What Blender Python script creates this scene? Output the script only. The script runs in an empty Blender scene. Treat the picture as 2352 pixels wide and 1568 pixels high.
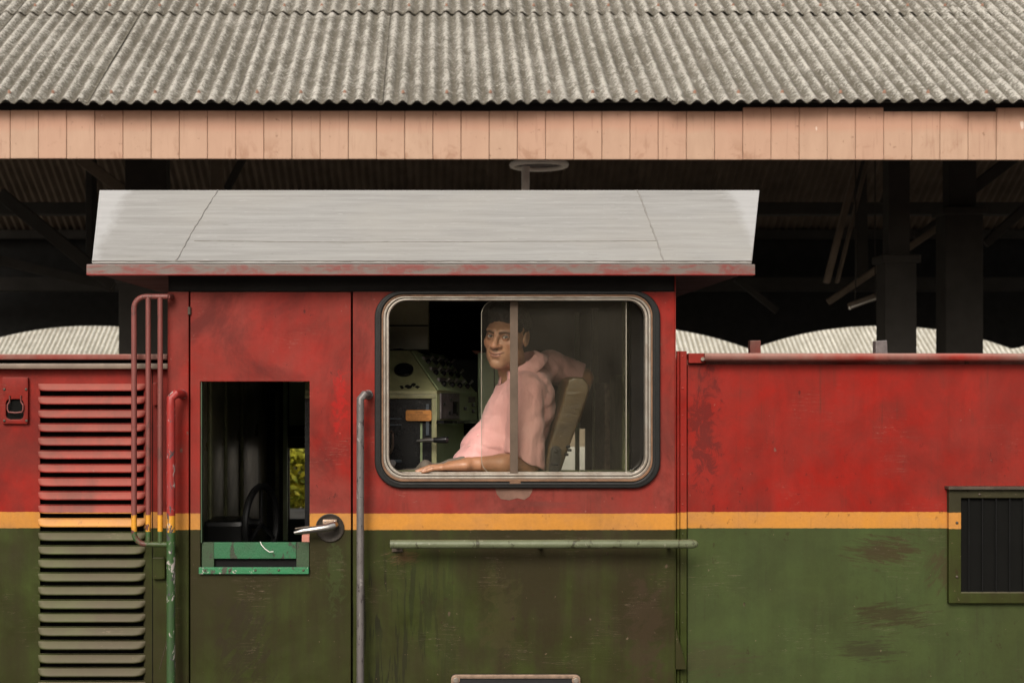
import bpy, bmesh, math, random
import numpy as np
from mathutils import Vector, Matrix

random.seed(7)
rng = np.random.default_rng(7)
C = bpy.context.scene
COL = C.collection
R = math.radians

# ------------------------------------------------------------------ camera
EYE = 2.6
def P(u, v, Y=0.0):
    """world point seen at picture position (u, v) at depth Y behind the train's side"""
    s = 3200.0 / (Y + 5.0)
    return ((u - 1020.0) / s, Y, EYE - (v - 860.0) / s)
def X(u, Y=0.0): return P(u, 0, Y)[0]
def Z(v, Y=0.0): return P(0, v, Y)[2]

cd = bpy.data.cameras.new('camera')
cam = bpy.data.objects.new('camera', cd); COL.objects.link(cam)
cam.location = (0, -5, EYE); cam.rotation_euler = (R(90), 0, 0)
cd.sensor_width = 36; cd.lens = 36 * 5 / (2352 / 640)
cd.shift_x = (1176 - 1020) / 2352; cd.shift_y = (860 - 784) / 2352
cd.clip_start = 0.05; cd.clip_end = 1500
cd.dof.use_dof = True; cd.dof.focus_distance = 5.12; cd.dof.aperture_fstop = 5.0
C.camera = cam

# ------------------------------------------------------------------ sky and sun
w = bpy.data.worlds.new('World'); C.world = w; w.use_nodes = True
nt = w.node_tree; nt.nodes.clear()
SUN_EL, SUN_AZ = R(34), R(197)      # azimuth from +Y clockwise: sun behind the camera, a little to its left
sky = nt.nodes.new('ShaderNodeTexSky'); sky.sky_type = 'NISHITA'; sky.sun_disc = False
sky.sun_elevation = SUN_EL; sky.sun_rotation = SUN_AZ; sky.air_density = 1.5; sky.dust_density = 4
hs = nt.nodes.new('ShaderNodeHueSaturation'); hs.inputs['Saturation'].default_value = 0.35
tint = nt.nodes.new('ShaderNodeMixRGB'); tint.blend_type = 'MULTIPLY'; tint.inputs[0].default_value = 1
tint.inputs[2].default_value = (1.0, 0.965, 0.91, 1)
bg = nt.nodes.new('ShaderNodeBackground'); bg.inputs['Strength'].default_value = 0.075
wo = nt.nodes.new('ShaderNodeOutputWorld')
nt.links.new(sky.outputs[0], hs.inputs['Color']); nt.links.new(hs.outputs[0], tint.inputs[1])
nt.links.new(tint.outputs[0], bg.inputs['Color']); nt.links.new(bg.outputs[0], wo.inputs[0])
sd = bpy.data.lights.new('sun', 'SUN'); sd.energy = 1.5; sd.angle = R(24); sd.color = (1.0, 0.94, 0.86)
sun = bpy.data.objects.new('sun', sd); COL.objects.link(sun)
to_sun = Vector((math.sin(SUN_AZ) * math.cos(SUN_EL), math.cos(SUN_AZ) * math.cos(SUN_EL), math.sin(SUN_EL)))
sun.rotation_euler = to_sun.to_track_quat('Z', 'Y').to_euler(); sun.location = (0, -20, 30)
vs = C.view_settings; vs.view_transform = 'Standard'; vs.look = 'None'; vs.gamma = 1; vs.use_curve_mapping = False
vs.exposure = 0.95

# ------------------------------------------------------------------ node helpers
class NT:
    def __init__(s, name):
        s.m = bpy.data.materials.new(name); s.m.use_nodes = True
        s.t = s.m.node_tree; s.t.nodes.clear()
        s.out = s.t.nodes.new('ShaderNodeOutputMaterial')
    def n(s, k, **kw):
        x = s.t.nodes.new(k)
        for a, b in kw.items(): setattr(x, a, b)
        return x
    def put(s, sock, v):
        if v is None: return
        if isinstance(v, bpy.types.NodeSocket): s.t.links.new(v, sock)
        elif isinstance(v, (tuple, list)):
            sock.default_value = (*v, 1) if (sock.type == 'RGBA' and len(v) == 3) else v
        else: sock.default_value = v
    def pos(s): return s.n('ShaderNodeNewGeometry').outputs['Position']
    def obj(s): return s.n('ShaderNodeTexCoord').outputs['Object']
    def rnd(s): return s.n('ShaderNodeObjectInfo').outputs['Random']
    def sep(s, v):
        x = s.n('ShaderNodeSeparateXYZ'); s.put(x.inputs[0], v); return x.outputs
    def mapv(s, v, sc=(1, 1, 1), loc=(0, 0, 0), rot=(0, 0, 0)):
        x = s.n('ShaderNodeMapping'); s.put(x.inputs[0], v)
        s.put(x.inputs['Location'], loc)
        x.inputs['Rotation'].default_value = rot; x.inputs['Scale'].default_value = sc
        return x.outputs[0]
    def noise(s, v, scale, detail=4, rough=.55, dist=0):
        x = s.n('ShaderNodeTexNoise'); s.put(x.inputs['Vector'], v)
        x.inputs['Scale'].default_value = scale; x.inputs['Detail'].default_value = detail
        x.inputs['Roughness'].default_value = rough; x.inputs['Distortion'].default_value = dist
        return x.outputs[0]
    def ramp(s, f, a, b, c0=0.0, c1=1.0):
        x = s.n('ShaderNodeMapRange'); x.clamp = True; s.put(x.inputs[0], f)
        for i, q in enumerate((a, b, c0, c1)): x.inputs[i + 1].default_value = q
        return x.outputs[0]
    def math(s, op, a, b=None):
        x = s.n('ShaderNodeMath', operation=op); s.put(x.inputs[0], a); s.put(x.inputs[1], b); return x.outputs[0]
    def mix(s, f, a, b, mode='MIX'):
        x = s.n('ShaderNodeMixRGB', blend_type=mode); s.put(x.inputs[0], f); s.put(x.inputs[1], a); s.put(x.inputs[2], b)
        return x.outputs[0]
    def bump(s, h, strength=.3, dist=.01):
        x = s.n('ShaderNodeBump'); s.put(x.inputs['Height'], h)
        x.inputs['Strength'].default_value = strength; x.inputs['Distance'].default_value = dist
        return x.outputs[0]
    def bsdf(s, col, rough=.5, metal=0, normal=None, spec=.5, **kw):
        x = s.n('ShaderNodeBsdfPrincipled'); s.put(x.inputs['Base Color'], col); s.put(x.inputs['Roughness'], rough)
        s.put(x.inputs['Metallic'], metal); s.put(x.inputs['Specular IOR Level'], spec)
        if normal is not None: s.put(x.inputs['Normal'], normal)
        for k, v in kw.items(): s.put(x.inputs[k.replace('_', ' ')], v)
        s.t.links.new(x.outputs[0], s.out.inputs[0]); return s.m

# paint colours (linear)
RED = (.27, .010, .006); RED2 = (.18, .014, .009); DUSTRED = (.20, .044, .034)
YEL = (.50, .215, .038); GRN = (.026, .034, .0065); GRN2 = (.044, .062, .012); BRN = (.026, .020, .0075)
ZY1, ZY0 = Z(1178.5), Z(1216)

def livery(name, dull=.5, grime=.5, seed=0, streak=.5, chips=.5, scuffs=(), green=GRN, haze=DUSTRED, rough=.42, slash=0, top=None):
    s = NT(name); p = s.pos()
    p1 = s.mapv(p, loc=(seed * 3.1, seed, seed * 1.7))
    x, y, z = s.sep(p)
    wob = s.math('MULTIPLY', s.math('SUBTRACT', s.noise(p1, 60, 3), .5), .004)
    zz = s.math('ADD', z, wob)
    is_up = s.ramp(zz, ZY1 - .0007, ZY1 + .0007)
    is_mid = s.ramp(zz, ZY0 - .0007, ZY0 + .0007)
    big = s.noise(p1, 1.6, 5, .6, .6)
    mid = s.noise(p1, 6, 5, .65, .4)
    vert = s.noise(s.mapv(p1, (14, 14, 1.1)), 1.5, 4, .6)
    fine = s.noise(p1, 90, 3, .6)
    red = s.mix(s.ramp(mid, .35, .7), RED, RED2)
    red = s.mix(s.math('MULTIPLY', s.ramp(s.math('ADD', big, s.math('MULTIPLY', vert, .25)), .48, .78), dull), red, haze)
    red = s.mix(s.math('MULTIPLY', s.ramp(s.noise(s.mapv(p1, (1.5, 1.5, 1)), 2.6, 5, .65, .7), .46, .66), .75 * min(1, grime + .1)), red, (.065, .010, .008))
    if top: red = s.mix(s.ramp(mid, .35, .7), top, tuple(q * .6 for q in top))
    yel = s.mix(s.ramp(mid, .4, .75), YEL, (.40, .185, .06))
    grn = s.mix(s.ramp(mid, .35, .68), green, GRN2 if green is GRN else tuple(c * .75 for c in green))
    gm = s.math('MULTIPLY', s.ramp(s.math('ADD', s.math('MULTIPLY', big, .8), s.math('MULTIPLY', vert, .35)), .42, .66), grime)
    grn = s.mix(gm, grn, BRN)
    col = s.mix(is_mid, grn, yel); col = s.mix(is_up, col, red)
    # general grime film and vertical run marks
    st = s.ramp(s.noise(s.mapv(p1, (40, 40, 1.3)), 1.8, 3, .6), .56, .74)
    st = s.math('MULTIPLY', st, s.ramp(mid, .42, .6))
    col = s.mix(s.math('MULTIPLY', st, .55 * streak), col, (.03, .022, .014))
    film = s.ramp(s.noise(p1, 3.2, 6, .7, .8), .5, .8)
    col = s.mix(s.math('MULTIPLY', film, .32 * grime), col, (.05, .035, .022))
    if slash:   # slanting scrape and drip marks near the door
        sl = s.ramp(s.noise(s.mapv(p1, (26, 26, 2.0), rot=(0, R(-14), 0)), 1.6, 4, .62, .3), .53, .565)
        reg = s.math('MULTIPLY', s.ramp(x, .12, -.3), s.ramp(z, 2.02, 1.9))
        reg = s.math('MULTIPLY', reg, s.ramp(s.noise(p1, 2.6, 3), .36, .50))
        col = s.mix(s.math('MULTIPLY', s.math('MULTIPLY', sl, reg), .8 * slash), col, (.010, .009, .006))
    for (cx, cz, rx, rz, rot, cc, amt) in scuffs:
        v = s.mapv(p, (1, 1, 1), loc=(-cx, 0, -cz))
        v = s.mapv(v, (1 / rx, 0, 1 / rz), rot=(0, rot, 0))
        dd = s.n('ShaderNodeVectorMath', operation='LENGTH'); s.put(dd.inputs[0], v)
        q = s.math('ADD', dd.outputs['Value'], s.math('MULTIPLY', s.math('SUBTRACT', s.noise(s.mapv(v, (.9, 1, 3.0), loc=(cx * 9, 0, cz * 7)), 1.7, 6, .75, .8), .5), 4.2))
        m = s.ramp(q, .80, .35)
        col = s.mix(s.math('MULTIPLY', m, amt), col, cc)
    # little chips
    vo = s.n('ShaderNodeTexVoronoi'); s.put(vo.inputs['Vector'], s.mapv(p1, (1, 1, .6))); vo.inputs['Scale'].default_value = 13
    chip = s.math('MULTIPLY', s.ramp(s.math('ADD', vo.outputs['Distance'], s.math('MULTIPLY', fine, .12)), .130, .105), s.ramp(s.noise(p1, 3, 3), .44, .52))
    chip = s.math('MULTIPLY', chip, chips)
    cc = s.mix(s.ramp(s.noise(p1, 9, 2), .45, .55), (.025, .012, .01), (.16, .10, .075))
    col = s.mix(chip, col, cc)
    spk = s.ramp(s.noise(s.mapv(p1, (1, 1, .7)), 42, 3, .6), .655, .69)
    spk = s.math('MULTIPLY', spk, s.ramp(s.noise(p1, 2.3, 3), .42, .60))
    col = s.mix(s.math('MULTIPLY', spk, .8 * chips), col, (.028, .010, .008))
    lsp = s.math('MULTIPLY', s.ramp(s.noise(p1, 55, 2, .5), .735, .76), .55 * chips)
    col = s.mix(lsp, col, (.30, .20, .15))
    # hairline scratches
    sc = s.noise(s.mapv(p1, (3, 3, 55), rot=(0, R(9), 0)), 2.0, 2, .5)
    sc = s.math('MULTIPLY', s.ramp(s.math('ABSOLUTE', s.math('SUBTRACT', sc, .5)), .006, .0), s.ramp(s.noise(p1, 5, 2), .56, .62))
    col = s.mix(s.math('MULTIPLY', sc, .35), col, (.28, .2, .15))
    col = s.mix(s.ramp(fine, .3, .7, 0, .10), col, (.02, .015, .01))
    up = s.sep(s.n('ShaderNodeNewGeometry').outputs['Normal'])[2]
    dst = s.mix(.55, s.mix(1, col, (2.6, 2.6, 2.6), 'MULTIPLY'), (.30, .25, .21))
    col = s.mix(s.math('MULTIPLY', s.ramp(up, .12, .7), .5), col, dst)
    h = s.math('ADD', s.math('MULTIPLY', s.noise(p1, 2.2, 2), 3.0), s.math('MULTIPLY', s.noise(p1, 38, 4, .6), .10))
    h = s.math('SUBTRACT', h, s.math('MULTIPLY', chip, .08))
    rg = s.ramp(s.math('ADD', mid, s.math('MULTIPLY', gm, .3)), .3, .9, rough - .08, rough + .25)
    return s.bsdf(col, rg, 0, s.bump(h, .5, .012), .13)

def plain(name, col, rough=.5, metal=0, var=.25, scale=8, bump=.15, spec=.5, dark=None, bs=60):
    s = NT(name); p = s.mapv(s.obj(), loc=(1.7, 2.3, .9))
    n = s.noise(p, scale, 5, .65)
    dk = dark or tuple(c * .45 for c in col)
    c = s.mix(s.ramp(n, .35, .75, 0, min(1, var * 2)), col, dk)
    return s.bsdf(c, s.ramp(n, .2, .8, max(.03, rough - .08), min(1, rough + .12)), metal, s.bump(s.noise(p, bs, 3), bump, .003), spec)

def chipped(name, base, under, amt=.5, rough=.45, scale=30, lift=(.45, .43, .41), metal=0, red_=(.28, .02, .016)):
    s = NT(name); p = s.pos(); x, y, z = s.sep(p)
    if base == 'livery':
        c = s.mix(s.ramp(z, ZY0 - .001, ZY0 + .001), (.028, .075, .018), (.60, .27, .02))
        c = s.mix(s.ramp(z, ZY1 - .001, ZY1 + .001), c, red_)
    else: c = base
    q = s.mapv(p, (1.6, 1.6, .8))
    n = s.noise(q, scale, 5, .65, .6)
    c = s.mix(s.ramp(s.noise(p, 12, 4), .4, .7, 0, .6), c, s.mix(.55, c, under))
    c = s.mix(s.ramp(n, .66 - amt * .07, .67 - amt * .07), c, lift)
    c = s.mix(s.ramp(s.noise(q, scale * .7, 5, .7, .9), .585, .605), c, under)
    return s.bsdf(c, s.ramp(n, .3, .7, rough, rough + .2), metal, s.bump(s.math('ADD', n, s.noise(p, 160, 2)), .5, .002), .45)

M = {}
M['cab'] = livery('cab_paint', dull=.85, grime=.95, seed=1, streak=.5, chips=.55, slash=1,
    scuffs=((X(1250), Z(1158), .14, .015, .1, (.11, .035, .028), .5),
            (X(930), Z(1280), .07, .03, .5, (.12, .06, .03), .5), (X(1480), Z(1450), .10, .28, .1, (.040, .026, .014), .7),
            (X(1150), Z(1420), .09, .24, .1, (.042, .036, .013), .6), (X(1440), Z(705), .05, .04, 0, (.20, .06, .05), .7)))
M['door'] = livery('door_paint', dull=.78, grime=.85, seed=4, streak=.35, chips=.6,
    scuffs=((X(560), Z(1480), .12, .22, .6, (.026, .019, .010), .7), (X(770), Z(1320), .04, .16, 0, (.042, .062, .018), .5),
            (X(780), Z(920), .035, .14, 0, (.36, .010, .008), .6)))
M['pillar'] = livery('pillar_paint', dull=.75, grime=.8, seed=7, streak=.4, chips=.7)
M['hood_left'] = livery('louvre_hood_paint', dull=.35, grime=.75, seed=11, streak=.3, chips=.3)
M['hood_right'] = livery('right_hood_paint', dull=.30, grime=.34, seed=17, streak=.65, chips=.55, green=(.056, .078, .026),
    scuffs=((X(2040), Z(1270), .16, .065, -.45, (.042, .028, .014), .8), (X(2180), Z(1310), .08, .10, .8, (.050, .034, .018), .6),
            (X(2060), Z(1420), .17, .055, .35, (.034, .023, .012), .7), (X(2000), Z(1500), .14, .05, .1, (.030, .022, .013), .6),
            (X(1625), Z(980), .07, .30, 0, (.085, .012, .010), .7),
            (X(1640), Z(1520), .2, .08, .1, (.05, .04, .022), .45)))
M['corner'] = livery('corner_strip_paint', dull=.5, grime=.55, seed=23, chips=.5)
M['grille'] = livery('grille_frame_paint', dull=.2, grime=.8, seed=29, chips=.6, top=(.040, .036, .018))
M['rail_red'] = livery('gutter_paint', dull=1.0, grime=.2, seed=31, chips=.8, haze=(.22, .12, .10), rough=.3)
M['guard'] = chipped('guard_rail_paint', 'livery', (.10, .035, .028), .25, .42, 22, (.20, .06, .05), red_=(.17, .045, .038))
M['handrail'] = chipped('flaking_handrail_paint', 'livery', (.05, .045, .05), 1.0, .4, 26, (.36, .32, .30))
M['worn'] = chipped('worn_steel_rail', (.16, .145, .14), (.045, .036, .038), .4, .34, 40, (.27, .25, .24), .35)
M['longrail'] = chipped('green_rail_paint', (.12, .135, .075), (.045, .045, .022), .2, .36, 26, (.20, .20, .14))
M['rubber'] = plain('rubber_gasket', (.012, .012, .0115), .5, var=.3, scale=20, bump=.3, spec=.25)
M['alu'] = plain('dull_aluminium', (.34, .31, .27), .42, .6, .6, 14, .3, dark=(.16, .12, .09))
M['rustline'] = plain('rusty_trim', (.20, .10, .05), .6, 0, .5, 25, .3)
M['black'] = plain('dirty_black', (.008, .008, .008), .8, var=.2, spec=.15)
M['slot'] = plain('slot_shade_and_soot', (.006, .006, .0055), .95, var=.1, spec=.1)  # near-black for slots and gaps: inner shade put into the colour, with soot
M['header'] = plain('header_shade_and_grime', (.011, .009, .0085), .7, var=.3, spec=.2)  # near-black mixes painted eave shade with dirt
M['chrome'] = plain('worn_chrome', (.46, .44, .42), .36, 1, .3, 30, .25)
M['dirtmetal'] = plain('dirty_metal', (.10, .075, .055), .5, .4, .5, 30, .4)
M['sash'] = chipped('green_sash_paint', (.018, .115, .045), (.03, .04, .022), .0, .42, 14, (.03, .05, .028))
M['sashdark'] = chipped('dirty_sash_paint', (.028, .060, .024), (.03, .035, .02), .1, .45, 18, (.045, .05, .03))
M['sill'] = chipped('bright_green_strip_paint', (.02, .17, .065), (.05, .05, .035), .55, .4, 30, (.45, .40, .36))
M['plate_border'] = plain('brass_border', (.36, .25, .18), .45, .5, .5, 40, .4)
M['plate_black'] = plain('number_plate_black', (.010, .010, .011), .45)
M['olive'] = plain('olive_interior_paint', (.36, .34, .21), .3, 0, .5, 5, .3)
M['mint'] = plain('mint_console_paint', (.36, .44, .24), .42, 0, .3, 6, .25, dark=(.20, .24, .12))
M['mintdark'] = plain('grimy_console_paint', (.30, .30, .15), .45, 0, .55, 7, .3, dark=(.12, .115, .06))
M['mintlight'] = plain('pale_green_wall_paint', (.62, .74, .46), .5, 0, .25, 4, .15)
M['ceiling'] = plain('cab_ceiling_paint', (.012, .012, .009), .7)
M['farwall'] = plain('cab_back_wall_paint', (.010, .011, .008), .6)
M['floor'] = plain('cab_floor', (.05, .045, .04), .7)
M['wheelblack'] = plain('black_handwheel', (.010, .010, .010), .3)
M['gauge'] = plain('gauge_glass', (.006, .007, .009), .06, spec=.9, var=0, bump=0)
M['greyplate'] = plain('grey_cover_plate', (.16, .14, .14), .45, .3, .6, 22, .3)
M['bakelite'] = plain('black_bakelite', (.008, .008, .009), .25)
M['bluegrey'] = plain('blue_grey_paint', (.045, .06, .075), .4)
M['caution'] = plain('orange_plate', (.55, .22, .035), .5, var=.25, scale=40)
M['ink'] = plain('black_lettering', (.03, .014, .008), .6)
M['leather'] = None
M['spring'] = plain('dark_bracket_steel', (.07, .062, .055), .35, .6, .4, 30, .3)
M['concrete'] = plain('platform_concrete', (.30, .27, .23), .9, var=.4, scale=3, bump=.5)
M['asphalt'] = plain('track_bed', (.13, .11, .09), .95, var=.5, scale=2, bump=.8, bs=25)
M['whitewash'] = plain('whitewashed_wall', (.72, .68, .60), .8, var=.15)
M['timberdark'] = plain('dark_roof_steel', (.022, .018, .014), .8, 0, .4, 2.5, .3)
M['black_and_shade'] = plain('valance_black_and_gap_shade', (.008, .0075, .007), .9, var=.2)  # black of the valance; doubles as painted shade in the eave gap
M['timberlit'] = plain('lit_roof_strut', (.14, .105, .075), .7, 0, .4, 3, .3)  # paler copy of the roof steel: light on the struts put into colour
M['lampgrey'] = plain('pale_lamp_paint', (.78, .74, .68), .6)
M['thread'] = plain('white_thread', (.75, .72, .68), .6, var=.1)
M['steelrail'] = plain('running_rail', (.2, .15, .12), .5, .6)
M['blush'] = plain('pink_card', (.62, .25, .19), .6)

s = NT('brown_leatherette'); p = s.obj()
n1 = s.noise(p, 9, 5, .65, .8)
M['leather'] = s.bsdf(s.mix(s.ramp(n1, .35, .7), (.115, .072, .034), (.055, .034, .016)), s.ramp(n1, .3, .7, .28, .5), 0,
    s.bump(s.math('ADD', s.math('MULTIPLY', s.noise(s.mapv(p, (1, 1, 2.2)), 8, 3, .5, 1.0), 1.0), s.math('MULTIPLY', s.noise(p, 180, 2), .05)), .4, .012), .5)

def cab_roof_mat():
    s = NT('grey_roof_paint'); p = s.pos()
    st = s.noise(s.mapv(p, (1.2, 14, 22)), 2.0, 6, .68)
    big = s.noise(p, 1.8, 4, .6, .4)
    c = s.mix(s.ramp(st, .34, .72), (.31, .305, .295), (.225, .218, .21))
    c = s.mix(s.ramp(big, .45, .75, 0, .6), c, (.31, .295, .27))
    fl = s.noise(s.mapv(p, (2.2, 26, 44)), 5, 4, .7)
    c = s.mix(s.ramp(fl, .655, .69, 0, .8), c, (.48, .475, .47))
    dk = s.math('MULTIPLY', s.ramp(s.noise(s.mapv(p, (3, 30, 50)), 4, 5, .75), .615, .67), s.ramp(s.noise(p, 3.3, 2), .42, .55))
    c = s.mix(s.math('MULTIPLY', dk, .75), c, (.13, .115, .10))
    x, y, z = s.sep(p)
    edge = s.math('ADD', s.math('ABSOLUTE', s.math('ADD', x, .06)), s.math('MULTIPLY', s.noise(p, 14, 5, .7), .12))
    c = s.mix(s.ramp(edge, 1.215, 1.26, 0, .5), c, (.44, .44, .45))
    return s.bsdf(c, s.ramp(st, .3, .7, .42, .62), 0, s.bump(s.math('ADD', st, s.math('MULTIPLY', s.noise(p, 3, 2), 2)), .25, .006), .4)
M['roofgrey'] = cab_roof_mat()
def drip_mat():
    s = NT('drip_rail_paint'); p = s.pos(); x, y, z = s.sep(p)
    n = s.noise(s.mapv(p, (1, 1, 3)), 9, 5, .65, .5)
    c = s.mix(s.ramp(n, .44, .60), (.12, .092, .08), (.15, .030, .024))
    c = s.mix(s.ramp(s.noise(p, 45, 4), .55, .7, 0, .6), c, (.13, .105, .09))
    c = s.mix(s.ramp(s.math('ADD', z, s.math('MULTIPLY', s.noise(p, 12, 3), .004)), Z(627, -.12), Z(631, -.12)), c, (.30, .010, .008))
    return s.bsdf(c, .5, 0, s.bump(n, .3, .004))
M['drip'] = drip_mat()
def sheet_mat(name, base=(.265, .252, .222), light=(.52, .495, .45), dark=(.115, .102, .080), sc=1.0, under=None):
    s = NT(name); o = s.obj(); r = s.rnd()
    cmb = s.n('ShaderNodeCombineXYZ'); s.put(cmb.inputs[0], s.math('MULTIPLY', r, 37)); s.put(cmb.inputs[1], s.math('MULTIPLY', r, 91))
    va = s.n('ShaderNodeVectorMath', operation='ADD'); s.put(va.inputs[0], o); s.put(va.inputs[1], cmb.outputs[0]); p = va.outputs[0]
    x, y, z = s.sep(o)
    n1 = s.noise(p, 42 * sc, 4, .72, .5); n2 = s.noise(p, 5 * sc, 4, .6, .5); n3 = s.noise(p, 95 * sc, 3, .7)
    ww = s.math('ADD', s.math('MULTIPLY', n1, .62), s.math('ADD', s.math('MULTIPLY', n2, .22), s.math('MULTIPLY', z, 4.2)))
    c = s.mix(s.ramp(ww, .35, .45), dark, base)
    c = s.mix(s.ramp(ww, .44, .51), c, light)
    c = s.mix(s.ramp(n3, .52, .68, 0, .5), c, dark)
    c = s.mix(s.ramp(s.noise(p, 2.2, 3), .45, .75, 0, .35), c, (.23, .21, .18))
    c = s.mix(s.ramp(r, 0, 1, 0, .16), c, dark)
    if under:
        bf = s.n('ShaderNodeNewGeometry')
    return s.bsdf(c, .92, 0, s.bump(s.math('ADD', n1, s.math('MULTIPLY', s.noise(s.mapv(p, (1, 2.2, 1)), 15, 3, .5), 1.3)), .9, .014), .2)
M['sheet'] = sheet_mat('weathered_asbestos_cement')
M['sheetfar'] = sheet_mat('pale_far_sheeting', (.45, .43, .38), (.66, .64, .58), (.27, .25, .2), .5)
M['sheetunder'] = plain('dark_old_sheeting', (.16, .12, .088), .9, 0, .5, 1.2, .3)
def fascia_mat():
    s = NT('salmon_board_paint'); oo = s.obj(); r = s.rnd(); x, y, z = s.sep(oo)
    cmb = s.n('ShaderNodeCombineXYZ'); s.put(cmb.inputs[0], s.math('MULTIPLY', r, 53)); s.put(cmb.inputs[1], s.math('MULTIPLY', r, 31))
    va = s.n('ShaderNodeVectorMath', operation='ADD'); s.put(va.inputs[0], oo); s.put(va.inputs[1], cmb.outputs[0]); o = va.outputs[0]
    n = s.noise(s.mapv(o, (3, 3, .8)), 4, 4, .6); n2 = s.noise(o, 5, 5, .7, .6)
    c = s.mix(s.ramp(n, .3, .75), (.42, .28, .20), (.35, .225, .158))
    c = s.mix(s.ramp(r, 0, 1, 0, .6), c, (.40, .235, .165))
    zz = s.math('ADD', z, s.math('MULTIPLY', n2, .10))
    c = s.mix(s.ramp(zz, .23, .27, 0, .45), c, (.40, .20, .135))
    blot = s.math('MULTIPLY', s.ramp(n2, .56, .64), s.ramp(z, .17, .04))
    c = s.mix(s.math('MULTIPLY', blot, .65), c, (.27, .145, .09))
    drip = s.ramp(s.noise(s.mapv(o, (30, 30, 2)), 1.5, 3), .60, .68)
    c = s.mix(s.math('MULTIPLY', drip, .30), c, (.24, .13, .085))
    sp = s.ramp(s.noise(o, 24, 4, .7), .655, .68)
    c = s.mix(s.math('MULTIPLY', sp, .7), c, (.16, .085, .05))
    c = s.mix(s.ramp(s.noise(s.mapv(o, (1, 1, .3)), 17, 3), .745, .76, 0, .5), c, (.75, .68, .6))
    return s.bsdf(c, .62, 0, s.bump(s.noise(s.mapv(o, (9, 9, 1)), 10, 4), .2, .004), .3)
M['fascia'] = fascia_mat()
def glass_mat():
    s = NT('dusty_window_glass')
    t = s.n('ShaderNodeBsdfTransparent'); s.put(t.inputs[0], (.955, .96, .94))
    g = s.n('ShaderNodeBsdfGlossy'); s.put(g.inputs['Roughness'], .03); s.put(g.inputs[0], (.9, .9, .9))
    f = s.n('ShaderNodeFresnel'); f.inputs[0].default_value = 1.5
    a = s.n('ShaderNodeMixShader'); s.put(a.inputs[0], s.math('MULTIPLY', f.outputs[0], .7)); s.t.links.new(t.outputs[0], a.inputs[1]); s.t.links.new(g.outputs[0], a.inputs[2])
    d = s.n('ShaderNodeBsdfDiffuse'); s.put(d.inputs[0], (.42, .38, .32))
    p = s.pos()
    du = s.ramp(s.noise(s.mapv(p, (1, 1, .6)), 5, 5, .65, .8), .3, .8, .004, .022)
    spk = s.ramp(s.noise(p, 60, 2), .80, .82, 0, .6)
    sc = s.noise(s.mapv(p, (7, 7, 1.2), rot=(0, R(35), 0)), 3, 2)
    scr = s.math('MULTIPLY', s.ramp(s.math('ABSOLUTE', s.math('SUBTRACT', sc, .5)), .004, 0), s.ramp(s.noise(p, 6, 2), .55, .6))
    m = s.math('MAXIMUM', du, s.math('MAXIMUM', spk, s.math('MULTIPLY', scr, .05)))
    b = s.n('ShaderNodeMixShader'); s.put(b.inputs[0], m); s.t.links.new(a.outputs[0], b.inputs[1]); s.t.links.new(d.outputs[0], b.inputs[2])
    s.t.links.new(b.outputs[0], s.out.inputs[0]); return s.m
M['glass'] = glass_mat()
def leaf_mat(name, c0, c1):
    s = NT(name); r = s.noise(s.pos(), 3.5, 3); c = s.mix(s.ramp(r, .35, .65), c0, c1)
    return s.bsdf(c, .5, 0, None, .3, Transmission_Weight=0)
M['leaf'] = leaf_mat('bush_leaves', (.16, .22, .02), (.62, .52, .04))
M['stem'] = plain('woody_stem', (.08, .055, .03), .9)

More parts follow.
